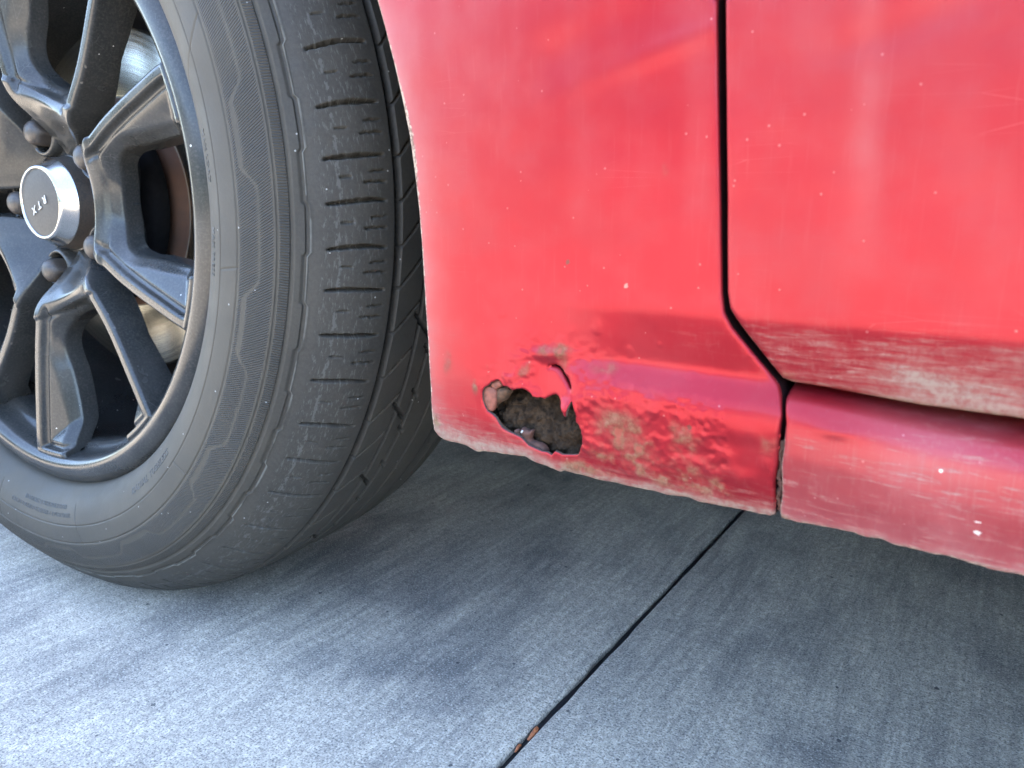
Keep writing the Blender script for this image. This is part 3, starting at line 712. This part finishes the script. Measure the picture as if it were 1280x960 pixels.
# rear quarter of the near side
arch2 = [(2.02 + .42 * math.cos(t), .33 + .42 * math.sin(t)) for t in np.linspace(math.pi + .25, -.25, 40)]
outer_q = [(.957, .285)] + [(1.56, .285), (1.56, .225)] + arch2 + [(2.62, .26), (2.72, .45), (2.70, .75), (2.62, .98), (.945, .95), (.958, .5)]
P, T, D, _ = cdt(outer_q, [], [(.05, None)], (), .04)
V3 = np.stack([P[:, 0], Y0 + prof_door(P[:, 0], P[:, 1]), P[:, 1]], 1)
make('rear_quarter_panel', V3, T, M_RED2, CAR)
# far side
outer_o = [(-1.40, .24), (-1.08, .23)] + [(WHEEL_C.x + .42 * math.cos(t), .33 + .42 * math.sin(t)) for t in np.linspace(math.pi + .25, -.25, 30)] + [(.0, .225), (1.56, .225)] + arch2 + [(2.62, .26), (2.72, .45), (2.70, .75), (2.62, .98), (1, .95), (-.1, .95), (-.75, .93), (-1.15, .86), (-1.38, .74), (-1.47, .5)]
P, T, D, _ = cdt(outer_o, [], [(.06, None)], (), .05)
V3 = np.stack([P[:, 0], YR - prof_door(P[:, 0], P[:, 1]), P[:, 1]], 1)
make('far_side_panel', V3, T, M_RED2, CAR)
def across(xz, inset=0.0, crown=.03, n=14):
    return [[(X, Y0 + .002 + inset + (YR - Y0 - .004 - 2 * inset) * k / n, Z + crown * math.sin(math.pi * k / n)) for k in range(n + 1)] for X, Z in xz]
sheet('bonnet', across([(-1.38, .742), (-1.15, .862), (-.75, .932), (-.35, .957), (-.12, .965)]), M_RED2)
sheet('front_bumper', across([(-1.40, .22), (-1.49, .30), (-1.50, .52), (-1.38, .74)], 0, 0), M_RED2)
sheet('tailgate', across([(2.62, .98), (2.73, .76), (2.75, .45), (2.64, .26)], 0, 0), M_RED2)
sheet('windscreen', across([(-.12, .967), (.20, 1.22), (.52, 1.44)], .10, .02), M_GLASS)
sheet('roof', across([(.52, 1.44), (.80, 1.50), (1.3, 1.51), (1.8, 1.47), (2.15, 1.38)], .17, .02), M_RED2)
sheet('rear_window', across([(2.15, 1.38), (2.45, 1.15), (2.62, .985)], .10, .02), M_GLASS)
for (ya, yb) in ((Y0 + .012, Y0 + .17), (YR - .012, YR - .17)):
    o = sheet('side_window', [[(X, ya, .955) for X in np.linspace(-.10, 2.6, 12)], [(X, yb, Z) for X, Z in zip(np.linspace(.50, 2.16, 12), np.interp(np.linspace(.50, 2.16, 12), [.5, .8, 1.3, 1.8, 2.16], [1.44, 1.50, 1.51, 1.47, 1.38]))]], M_GLASS)
V, F = quadbox(-.16, 1.6, Y0 + .03, YR - .03, .2245, .25, .004)
make('underbody', V, F, M_DARK, CAR, smooth_=False)
V, F = quadbox(-1.38, -.162, Y0 + .42, YR - .42, .222, .24, .004); make('engine_undertray', V, F, M_DARK, CAR, smooth_=False)
V, F = quadbox(-.232, -.162, Y0 + .03, Y0 + .42, .2245, .25, .003); make('sill_closing_panel', V, F, M_DARK, CAR, smooth_=False)
V, F = quadbox(-1.35, -1.12, Y0 + .05, YR - .05, .24, .9, .02); make('front_structure', V, F, M_DARK, CAR, smooth_=False)
# wheel housing: a liner arched over the wheel, with its inner wall
V = []; F = []; n = 40; ts = np.linspace(-.20, math.pi + .3, n + 1)
for t in ts:
    for (rd, yy) in ((ARCH_R + .003, Y0 + .016), (ARCH_R + .012, Y0 + .05), (ARCH_R + .010, Y0 + .30), (ARCH_R - .02, Y0 + .36), (.02, Y0 + .365)):
        V.append((WHEEL_C.x + rd * math.cos(t), yy, .33 + rd * math.sin(t)))
for i in range(n):
    for j in range(4): a = i * 5 + j; F.append((a, a + 1, a + 6, a + 5))
make('wheel_arch_liner', V, F, M_DARK, CAR)

# ------------------------------------------------------------------ the wheel
AX = Vector((0.10537306, -0.99435017, 0.01281647)); WU = Vector((0.99443184, 0.10538172, 0)); WV = Vector((-0.00135062, 0.01274511, 0.99991787))
WM = Matrix((WU, -AX, WV)).transposed().to_4x4(); WM.translation = WHEEL_C
# rim: lip, flange, stepped barrel (this mesh is the wheel itself)
rim_prof = [(.2262, -.016), (.2268, -.0115), (.2262, -.0085), (.2246, -.0056), (.2220, -.0030), (.2185, -.0010), (.2150, .0001), (.2115, .0003), (.2085, -.0006), (.2058, -.0024), (.2043, -.0055), (.2034, -.0085), (.2030, -.014), (.2020, -.020),
            (.1990, -.0225), (.1965, -.0245), (.1950, -.028), (.1947, -.036), (.1960, -.046), (.2000, -.060), (.2035, -.080), (.2060, -.12), (.2080, -.19), (.2270, -.215)]
V, F = lathe(rim_prof, 256)
wheel = make('wheel', V, F, M_ALLOY); wheel['local_frame'] = 1
wheel.parent = CAR; wheel.matrix_parent_inverse = Matrix.Translation(-CAR.location); wheel.matrix_basis = WM
def wpart(name, V, F, mat, **k):
    o = make(name, V, F, mat, **k); o.parent = wheel; return o

# hub plate with five lug pockets
hub_out = [(71e-3 * (1 - .09 * math.cos(5 * t)) * math.cos(t), 71e-3 * (1 - .09 * math.cos(5 * t)) * math.sin(t)) for t in np.linspace(0, 2 * math.pi, 120, False)]
LUG = [R(36 + 72 * k) for k in range(5)]
pockets = [[(.0572 * math.cos(a) + .0145 * math.cos(t), .0572 * math.sin(a) + .0145 * math.sin(t)) for t in np.linspace(0, 2 * math.pi, 40, False)] for a in LUG]
P, T, D, L = cdt(hub_out, pockets, [(.002, None)], (.0006, .0014, .0026), .0018)
r_ = np.hypot(P[:, 0], P[:, 1]); a_ = -.046 + .004 * smooth(.05, .03, r_) - .006 * smooth(.066, .08, r_)
rr = .0026; q = np.clip(rr - D, 0, rr); a_ = a_ - (rr - np.sqrt(np.maximum(rr * rr - q * q, 0))) * .9
V3 = np.stack([P[:, 0], -a_, P[:, 1]], 1)
V3, Q, ids = extrude(V3, T, [lambda b: b + np.array([0, .008, 0]), lambda b: b + np.array([0, .020, 0])])
wpart('hub', V3, [tuple(t)[::-1] for t in T] + [qq[::-1] for qq in Q], M_ALLOY)

# one spoke unit (twin arms round an open window), five of them
Z5 = [(.030, .008), (.044, .017), (.058, .0285), (.070, .0385), (.0805, .0445), (.088, .0480), (.1055, .0570), (.1270, .0655), (.1535, .0745), (.1725, .0810), (.1880, .0855), (.2050, .0905)]
outl = [(a, -b) for a, b in Z5] + [(a, b) for a, b in Z5[::-1]]
endarc = [(.2095 * math.cos(t), .2095 * math.sin(t)) for t in np.linspace(-R(23.5), R(23.5), 30)]
outl = [(a, -b) for a, b in Z5[:-1]] + [(.1995, -.0890)] + [(.2085 * math.cos(t), .2085 * math.sin(t)) for t in np.linspace(-R(24.6), R(24.6), 40)] + [(.1995, .0890)] + [(a, b) for a, b in Z5[:-1][::-1]]
outl = [tuple(p) for p in chaikin(outl, 1)]
def Uwin(x0, hw0, hwr, rimr, n=16):
    pts = [(rimr * math.cos(-math.asin(hwr / rimr)), -hwr)]
    pts = [(rimr * math.cos(t), rimr * math.sin(t)) for t in np.linspace(-math.asin(hwr / rimr), math.asin(hwr / rimr), 24)]
    arc = []
    for t in np.linspace(math.pi / 2, 3 * math.pi / 2, 33)[0:33]:
        ct, st = math.cos(t), math.sin(t); e = .72
        arc.append((x0 + hw0 * 1.0 + hw0 * 1.0 * math.copysign(abs(ct) ** e, ct), hw0 * math.copysign(abs(st) ** e, st)))
    return pts + arc
win = Uwin(.0900, .0385, .0470, .2046)
P, T, D, L = cdt(outl, [win], [(.0011, None)], (.0007, .0015, .0026), .0014)
x, yv = P[:, 0], P[:, 1]; r_ = np.hypot(x, yv)
do = seg_dist(P, L[0]); dw = seg_dist(P, L[1])
front_line = np.maximum(x - .0775, 0)
do_front = np.minimum(do, np.where(x > .0775, front_line + .0002, 1e9))
rt_ = np.arange(0, .25, .001); ct_ = np.interp(rt_, [.030, .040, .060, .078, .090, .130, .200, .21], [-.047, -.044, -.030, -.0150, -.0105, -.0075, -.0006, -.0010])
kk = np.exp(-(np.arange(-14, 15) / 5.0) ** 2 / 2); kk /= kk.sum(); ct_ = np.convolve(np.pad(ct_, 14, 'edge'), kk, 'valid'); crest = np.interp(r_, rt_, ct_)
d = np.where(x > .0775, np.minimum(do, front_line * 1.0 + .001), 0)
ridge = .0076
gate = smooth(.0, .018, front_line)
drop = smooth(ridge, ridge + .0020, do) * .0040 * smooth(-.004, .006, x - .0775) + smooth(ridge + .001, ridge + .026, do) * .010 * gate + .0022 * smooth(.004, .008, front_line)
drop = drop + .005 * smooth(.009, .0, dw) * smooth(ridge, ridge + .006, do)
drop = drop + .0017 * np.exp(-((do - ridge - .0034) / .0018) ** 2) * smooth(.074, .082, x) + .0012 * np.exp(-((front_line - .0070) / .0018) ** 2) * smooth(ridge + .001, ridge + .004, do) * (x > .0775)
endf = smooth(.2065, .197, r_)
drop = drop * (.25 + .75 * smooth(.206, .2015, r_))
a_ = crest - drop
inw = smooth(.080, .064, x)
a_ = a_ + inw * .0015 * smooth(.0, .014, do)
rr = .0026; q = np.clip(rr - np.minimum(do, dw), 0, rr) ; q = np.where(r_ > .2075, 0, q)
a_ = a_ - (rr - np.sqrt(np.maximum(rr * rr - q * q, 0))) * .95
a_ = a_ - .0055 * smooth(.2030, .2085, r_)
V3 = np.stack([x, -a_, yv], 1)
def unit_skirt(depth, spread):
    def fn(b):
        o = b.copy(); X, Z = b[:, 0], b[:, 2]; P2 = np.stack([X, Z], 1)
        isw = seg_dist(P2, L[1]) < 2e-4; rr_ = np.hypot(X, Z)
        o[:, 1] += np.where(isw, depth * .33, depth * np.interp(rr_, [.03, .07, .10, .14, .18, .197, .21], [.35, .75, .72, .60, .72, 1.0, .5]))
        # outer flanks lean outward as they go deeper
        k = spread * np.where(isw, -.25, .5) * smooth(.045, .08, rr_) * smooth(.205, .19, rr_)
        o[:, 2] += np.sign(Z) * k
        return o
    return fn
V3, Q, ids = extrude(V3, T, [unit_skirt(.004, .0006), unit_skirt(.014, .0022), unit_skirt(.026, .0050), unit_skirt(.036, .0050)])
spoke = None
for k in range(5):
    if spoke is None: o = spoke = wpart('spoke', V3, [tuple(t)[::-1] for t in T] + [qq[::-1] for qq in Q], M_ALLOY)
    else: o = spoke.copy(); COL.objects.link(o); o.parent = wheel
    o.rotation_euler = (0, -R(72 * k), 0)

# lug nuts: flanged seat, hexagonal spline body, domed end
nutp = [(.0118, -.060), (.0118, -.052), (.0100, -.050), (.0098, -.0345), (.0096, -.0310), (.0086, -.0283), (.0066, -.0263), (.0036, -.0252), (.0, -.0249)]
V, F = lathe(nutp, 36)
V = [(v[0] * (1 + (.075 * math.cos(6 * math.atan2(v[2], v[0])) if -v[1] < -.034 else 0)), v[1], v[2] * (1 + (.075 * math.cos(6 * math.atan2(v[2], v[0])) if -v[1] < -.034 else 0))) for v in V]
nut = None
for a in LUG:
    if nut is None: o = nut = wpart('lug_nut', V, F, M_NUT)
    else: o = nut.copy(); COL.objects.link(o); o.parent = wheel
    o.location = (.0572 * math.cos(a), 0, .0572 * math.sin(a))
Vb, Fb = lathe([(.0200, -.056), (.0188, -.0405), (.0176, -.0372), (.0160, -.0358), (.0146, -.0362), (.0137, -.0385), (.0133, -.044), (.0130, -.060)], 48)
boss = None
for a in LUG:
    if boss is None: o = boss = wpart('lug_seat', Vb, Fb, M_ALLOY)
    else: o = boss.copy(); COL.objects.link(o); o.parent = wheel
    o.location = (.0572 * math.cos(a), 0, .0572 * math.sin(a))
# dark pocket bottoms and hub core behind the plate
V, F = lathe([(.0, -.062), (.080, -.062), (.082, -.075), (.060, -.090), (.06, -.10)], 60)
wpart('hub_backing', V, F, M_DARK)

# centre cap
V, F = lathe([(.0368, -.050), (.0368, -.0415), (.0360, -.0395), (.0352, -.0330), (.0346, -.0300)], 96)
wpart('cap_base', V, F, M_NUT)
V, F = lathe([(.0346, -.0302), (.0340, -.0290), (.0326, -.0272), (.0290, -.0205), (.0278, -.0186), (.0268, -.0183), (.0260, -.0188), (.0256, -.0200)], 128)
cap = wpart('centre_cap', V, F, M_CHROME); cap['label'] = 'chrome bevelled ring of the centre cap'
V, F = lathe([(.0258, -.0196), (.0200, -.0190), (.0100, -.0186), (.0, -.0185)], 96)
wpart('cap_face', V, F, M_CAPFACE)

def text_mesh(body, size, ext=.0003, shear=0.0, space=1.0):
    cu = bpy.data.curves.new('lettering', 'FONT'); cu.body = body; cu.size = size; cu.extrude = ext; cu.align_x = 'CENTER'; cu.align_y = 'CENTER'
    cu.shear = shear; cu.space_character = space; cu.resolution_u = 3; cu.offset = size * .012
    o = bpy.data.objects.new('lettering', cu); COL.objects.link(o)
    dg = bpy.context.evaluated_depsgraph_get(); me = bpy.data.meshes.new_from_object(o.evaluated_get(dg))
    V = np.array([tuple(v.co) for v in me.vertices]); F = [tuple(p.vertices) for p in me.polygons]
    bpy.data.objects.remove(o); bpy.data.curves.remove(cu); bpy.data.meshes.remove(me)
    return V, F
Vt, F = text_mesh('RTX', .0080, .00025, .25, 2.0)
# the letters stand upside down and climb across the cap (the wheel has turned)
ca = R(206); V = []
for p in Vt:
    X = p[0] * math.cos(ca) - p[1] * math.sin(ca) * 1.0; Z = p[0] * math.sin(ca) + p[1] * math.cos(ca)
    V.append((X + .001, .0187 - p[2] * 1.0 - .0006, Z - .0015))
o = wpart('lettering', np.array(V), F, M_WHITE, smooth_=False)

# brake disc and dust shield
V, F = lathe([(.0, -.082), (.060, -.082), (.078, -.083), (.0850, -.086), (.0862, -.0895), (.0875, -.0893), (.1410, -.0893), (.1425, -.0905), (.1425, -.112), (.088, -.112)], 160)
wpart('brake_disc', V, F, M_DISC)
V, F = lathe([(.05, -.120), (.15, -.120), (.158, -.112)], 80)
wpart('dust_shield', V, F, M_DARK)
# caliper at the front of the disc
def cal():
    V = []; F = []; ts = np.linspace(R(150), R(212), 14); sec = [(.100, -.075), (.104, -.066), (.138, -.066), (.156, -.074), (.158, -.10), (.156, -.128), (.10, -.128)]
    for t in ts:
        for r__, a__ in sec: V.append((r__ * math.cos(t), -a__, r__ * math.sin(t)))
    n = len(sec)
    for i in range(len(ts) - 1):
        for j in range(n): a = i * n + j; b = i * n + (j + 1) % n; F.append((a, b, b + n, a + n))
    F.append(list(range(n))); F.append([(len(ts) - 1) * n + j for j in range(n)][::-1])
    return V, F
V, F = cal(); wpart('brake_caliper', V, F, M_DARK)

# tyre
TP = [(.2245, -.0075), (.2268, -.0012), (.2300, .0032), (.2350, .0078), (.2420, .0122), (.2500, .0152), (.2570, .0163), (.2680, .0160), (.2760, .0140), (.2840, .0108), (.2910, .0070), (.2970, .0015), (.3030, -.0045),
      (.3100, -.0100), (.3170, -.0175), (.3235, -.0260), (.3285, -.0355), (.3315, -.0450), (.3332, -.0540), (.3345, -.0700), (.3350, -.0950), (.3350, -.1250), (.3342, -.1500), (.3322, -.1720), (.3270, -.1900), (.3170, -.2050), (.2980, -.2180), (.2700, -.2320), (.2400, -.2280), (.2250, -.2100)]
TP = np.array(TP)
def catmull(P, n=40):
    out = []
    for i in range(len(P) - 1):
        p0, p1, p2, p3 = P[max(i - 1, 0)], P[i], P[i + 1], P[min(i + 2, len(P) - 1)]
        for k in range(n):
            t = k / n; out.append(.5 * ((2 * p1) + (-p0 + p2) * t + (2 * p0 - 5 * p1 + 4 * p2 - p3) * t * t + (-p0 + 3 * p1 - 3 * p2 + p3) * t ** 3))
    out.append(P[-1]); return np.array(out)
C_ = catmull(TP); S_ = np.concatenate([[0], np.cumsum(np.hypot(*np.diff(C_, axis=0).T))])
def s_of_a(a): return float(np.interp(-a, -C_[260:, 1], S_[260:]))     # beyond the widest point depth falls steadily
def s_of_r(r): return float(np.interp(r, C_[:520, 0], S_[:520]))
fine = [(s_of_r(r), .0018) for r in (.2535, .268, .291, .297, .303)] + [(s_of_a(-.050), .0052), (s_of_a(-.0765), .0035), (s_of_a(-.092), .0035), (s_of_a(-.116), .003)]
ss = [0.0]; send = s_of_a(-.14)
while ss[-1] < S_[-1]:
    s = ss[-1]
    st = .0011 if s < send else .006
    for c, w in fine:
        if abs(s + st * .5 - c) < w + .0006: st = .00035
    ss.append(s + st)
ss = np.array(ss[:-1] + [S_[-1]])
pr = np.stack([np.interp(ss, S_, C_[:, 0]), np.interp(ss, S_, C_[:, 1])], 1)
tg = np.gradient(pr, axis=0); tg /= np.linalg.norm(tg, axis=1)[:, None]; nr = np.stack([-tg[:, 1], tg[:, 0]], 1)   # (r, a) outward
nr = np.where(((pr[:, 0] - .26) * nr[:, 0] + (pr[:, 1] + .10) * nr[:, 1] < 0)[:, None], -nr, nr)
th = np.concatenate([np.arange(-122, 34, .125), np.arange(34, 238, 1.5)])
TH, SS = np.meshgrid(th, ss, indexing='ij'); Rr = np.broadcast_to(pr[:, 0], TH.shape); Aa = np.broadcast_to(pr[:, 1], TH.shape)
arc = np.radians(TH) * .33
disp = np.zeros(TH.shape)
def band(v, c, w, e=.0003): return smooth(w + e, w, np.abs(v - c))
for r0, w, dd in ((.2535, .0003, -.0005), (.268, .0004, -.0006), (.291, .0004, -.0007), (.297, .0010, -.0010)):
    disp += dd * band(SS, s_of_r(r0), w, .0004)
outer_side = smooth(s_of_r(.297), s_of_r(.297) + .0008, SS)
disp += .0006 * outer_side * (SS < s_of_a(-.2))
# raised cosmetic steps on the shoulder
sw = s_of_r(.303) + .0018 * smooth(.45, .5, (TH / 11.0) % 1) - .0018 * smooth(.95, 1.0, (TH / 11.0) % 1)
line = band(SS, sw, .00025, .0004); disp += .0004 * line
disp += -.0012 * smooth(sw - .0032, sw - .0026, SS) * smooth(sw - .0004, sw - .0010, SS)
# circumferential grooves
g1, g2, g3, g4 = s_of_a(-.0500), s_of_a(-.0765), s_of_a(-.0920), s_of_a(-.1160)
disp -= .0075 * band(SS, g1, .0026, .0006) + .0065 * band(SS, g2, .0016, .0005) + .0065 * band(SS, g3, .0016, .0005) + .006 * band(SS, g4, .0013, .0005)
for gx in (-.150, -.17): disp -= .005 * band(SS, s_of_a(gx), .004, .002)
# shoulder sipes, at the pitches seen in the photograph
sip = [15.3, 9.4, 4.2, -.3, -5.0, -9.5, -14.6, -20.1, -26.0, -31.4, -37.3, -44.4, -50.8, -56.5, -61.6, -67, -73, -79, -84.5, -90, -95.5, -101, -107, -112, 21.2, 26.6, 31.5]
sA, sB = s_of_a(-.0120), s_of_a(-.0405)
for i, t in enumerate(sip):
    wig = .00025 * np.sin(SS * 160 + i * 1.7)
    c = t * math.pi / 180 * .33 + (SS - sA) * (.08) + .0008 * np.sin((SS - sA) * 90) + wig
    w = .00055 + .0004 * smooth(sA, sA + .010, SS) * smooth(sB, sB - .012, SS)
    disp -= .0050 * smooth(w + .0004, w, np.abs(arc - c)) * smooth(sA - .0012, sA + .0006, SS) * smooth(sB + .0012, sB - .0004, SS)
    t2 = t + (sip[i - 1] - t) * .45 if 0 < i < 24 else t + 2.6
    c2 = t2 * math.pi / 180 * .33 + (SS - sA) * .06 + .0003 * np.sin(SS * 1100)
    disp -= .0024 * smooth(.0007, .0003, np.abs(arc - c2)) * smooth(s_of_a(-.028), s_of_a(-.030), SS) * smooth(sB + .001, sB, SS)
    c4 = (t2 - .4) * math.pi / 180 * .33 + .006 + (SS - sA) * .04
    disp -= .0018 * smooth(.0006, .0003, np.abs(arc - c4)) * smooth(s_of_a(-.018) - .0006, s_of_a(-.018), SS) * smooth(s_of_a(-.0225) + .0006, s_of_a(-.0225), SS)
    c7 = (t2 + (sip[i - 1] - t) * .22 if 0 < i < 24 else t2 + 1.2) * math.pi / 180 * .33 + (SS - sA) * .07 + .0003 * np.sin(SS * 1300 + 1)
    disp -= .0020 * smooth(.0006, .0003, np.abs(arc - c7)) * smooth(s_of_a(-.031), s_of_a(-.033), SS) * smooth(sB + .001, sB, SS)
    # slanted sipes in the rib between the first and second grooves
    c3 = t * math.pi / 180 * .33 + (SS - g1) * .95
    disp -= .0032 * smooth(.0010, .0005, np.abs(arc - c3)) * smooth(g1 + .002, g1 + .003, SS) * smooth(g2 - .001, g2 - .002, SS)
    if i % 2 == 0:
        c5 = t * math.pi / 180 * .33 + .010 - (SS - g2) * .9
        disp -= .0050 * smooth(.0022, .0015, np.abs(arc - c5)) * smooth(g2 - .006, g2 - .004, SS) * smooth(g3 + .002, g3, SS)
    c6 = t * math.pi / 180 * .33 + .019 - (SS - g3) * .9
    disp -= .005 * smooth(.0019, .0013, np.abs(arc - c6)) * smooth(g3 - .005, g3 - .003, SS) * smooth(g3 + .006, g3 + .004, SS)
# section marks across the sidewall
for t in (18.5, -9.2, -42.5, -77, -103, 44):
    c = t * math.pi / 180 * .26 + (SS - s_of_r(.25)) * (.9 if t > 10 else .25)
    mk = smooth(.0007, .0003, np.abs(np.radians(TH) * .26 - c)) * smooth(s_of_r(.236), s_of_r(.240), SS) * smooth(s_of_r(.270), s_of_r(.2675), SS)
    if t in (-9.2, -42.5): mk = mk * smooth(s_of_r(.252), s_of_r(.254), SS)
    disp -= .0005 * mk
# logo channel in the ribbed band
tri = np.abs(((TH + 4) / 23.0) % 1 - .5) * 2
jog = smooth(.30, .55, tri) * .008
rc = .2735 + jog; chw = .0006 + .0010 * smooth(.5, .2, tri)
ch = smooth(chw + .0006, chw, np.abs(Rr - rc)) * (Aa > .0) * (SS > s_of_r(.268) + .001)
disp -= .00015 * ch
disp += .00012 * (fbm(arc * 60, SS * 60, 91, 3) - .5)
RR = Rr + disp * nr[:, 0]; AA = Aa + disp * nr[:, 1]
tr = np.radians(TH); V3 = np.stack([RR * np.cos(tr), -AA, RR * np.sin(tr)], -1).reshape(-1, 3)
# contact patch: flattened on the ground, sidewall bulging a little above it
low = np.clip(-.3205 - V3[:, 2], 0, .02); V3[:, 2] = np.where(V3[:, 2] < -.3285, -.3285 - (V3[:, 2] + .3285) * -.05, V3[:, 2])
V3[:, 1] -= low * .18 * (V3[:, 1] < .06)
nt, ns = TH.shape; idx = np.arange(nt * ns).reshape(nt, ns); nx = np.roll(idx, -1, 0)
F = np.stack([idx[:, :-1], nx[:, :-1], nx[:, 1:], idx[:, 1:]], -1).reshape(-1, 4)
me = bpy.data.meshes.new('tyre'); me.vertices.add(len(V3)); me.vertices.foreach_set('co', V3.astype(np.float32).ravel())
me.loops.add(F.size); me.loops.foreach_set('vertex_index', F.astype(np.int32).ravel())
me.polygons.add(len(F)); me.polygons.foreach_set('loop_start', np.arange(0, F.size, 4, dtype=np.int32)); me.polygons.foreach_set('loop_total', np.full(len(F), 4, np.int32))
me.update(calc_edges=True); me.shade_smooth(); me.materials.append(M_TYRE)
uvl = me.uv_layers.new(name='UVMap'); UV = np.stack([arc, SS], -1).reshape(-1, 2)[F.ravel()]; uvl.data.foreach_set('uv', UV.astype(np.float32).ravel())
sr = s_of_r
A = dict(rib_a=smooth(sr(.2695), sr(.2705), SS) * smooth(sr(.2895), sr(.2885), SS) * (1 - ch),
         rib_b=smooth(sr(.2918), sr(.2924), SS) * smooth(sr(.2962), sr(.2956), SS),
         dust_and_shade=.62 * smooth(sr(.318), sr(.285), SS) * (.80 + .2 * smooth(sr(.2535), sr(.250), SS)) * (.75 + .25 * smooth(-110, -20, TH)) + .42 + .10 * smooth(g1, g1 + .004, SS),
         scuff=smooth(sr(.306), sr(.314), SS) * smooth(g1 - .003, g1 - .014, SS) * .62 + .40 * smooth(.0013, .0004, np.abs(SS - s_of_a(-.0165) + .0040 * (fbm(TH * .9, SS * 0, 3) - .5) + .0016 * (fbm(TH * 4, SS * 0, 5) - .5))) * smooth(.35, .6, fbm(TH * 1.3, SS * 0 + 5, 6)),
         line=line * smooth(.30, .55, fbm(TH * .35, SS * 0 + 2, 15)))
A['dust_and_shade'] = A['dust_and_shade'] * (1 - .85 * smooth(.0012, .0030, -disp))  # dust thinned in grooves and sipes to paint their shade darker
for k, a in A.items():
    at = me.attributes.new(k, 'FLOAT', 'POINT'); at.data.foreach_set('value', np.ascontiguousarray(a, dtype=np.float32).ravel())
o = bpy.data.objects.new('tyre', me); COL.objects.link(o); o.parent = wheel

# moulded words, bent round the sidewall
def sidewall_text(body, size, r0, deg, upside=True, up=0.0):
    Vt, F = text_mesh(body, size, .00022, 0, 1.1)
    V = []
    for p in Vt:
        rad = r0 + (-p[1] if upside else p[1])
        t = R(deg) + (p[0] / r0 if upside else -p[0] / r0)
        s = s_of_r(rad); a = float(np.interp(s, S_, C_[:, 1]))
        V.append((rad * math.cos(t), -(a + .0001 + p[2]), rad * math.sin(t)))
    return wpart('lettering', np.array(V), F, M_TEXT, smooth_=False)
sidewall_text('TREAD 2 PLIES POLYESTER + 2 PLIES STEEL', .0042, .2460, -89, True)
sidewall_text('SIDEWALL 2 PLIES POLYESTER', .0042, .2400, -88, True)
sidewall_text('RADIAL TUBELESS', .0070, .2435, -50, True)
sidewall_text('MAX LOAD', .0055, .2440, 6, False)
sidewall_text('MAX PRESS', .0055, .2440, -7, False)

# ------------------------------------------------------------------ small litter in the joint
def litter(px, mat, label, cat):
    V, F = sliver([GP(u, v) for u, v in px], .0008)
    c = np.array(V).mean(0); V = [(a - c[0], b - c[1], z_ - .0028) for a, b, z_ in V]
    o = make('leaf_fragment', V, F, mat); o.location = (c[0], c[1], 0); o['label'] = label; o['category'] = cat
    o['group'] = 'leaf fragments wedged in the pavement joint'
    return o
zp = lambda a, b: (a / 7.11 + 580, b / 7.11 + 840)
litter([zp(655, 470), zp(668, 485), (zp(660, 505)), zp(625, 550), zp(580, 592), zp(556, 588), zp(572, 560), zp(608, 515), zp(632, 480)], M_ORANGE, 'longer orange brown leaf scrap wedged in the dark pavement joint, farther from the photo edge', 'leaf')
litter([zp(500, 612), zp(514, 625), zp(506, 642), zp(474, 682), zp(446, 700), zp(452, 676), zp(474, 642)], M_ORANGE, 'shorter orange scrap in the dark pavement joint, nearest the bottom edge of the photo', 'leaf')
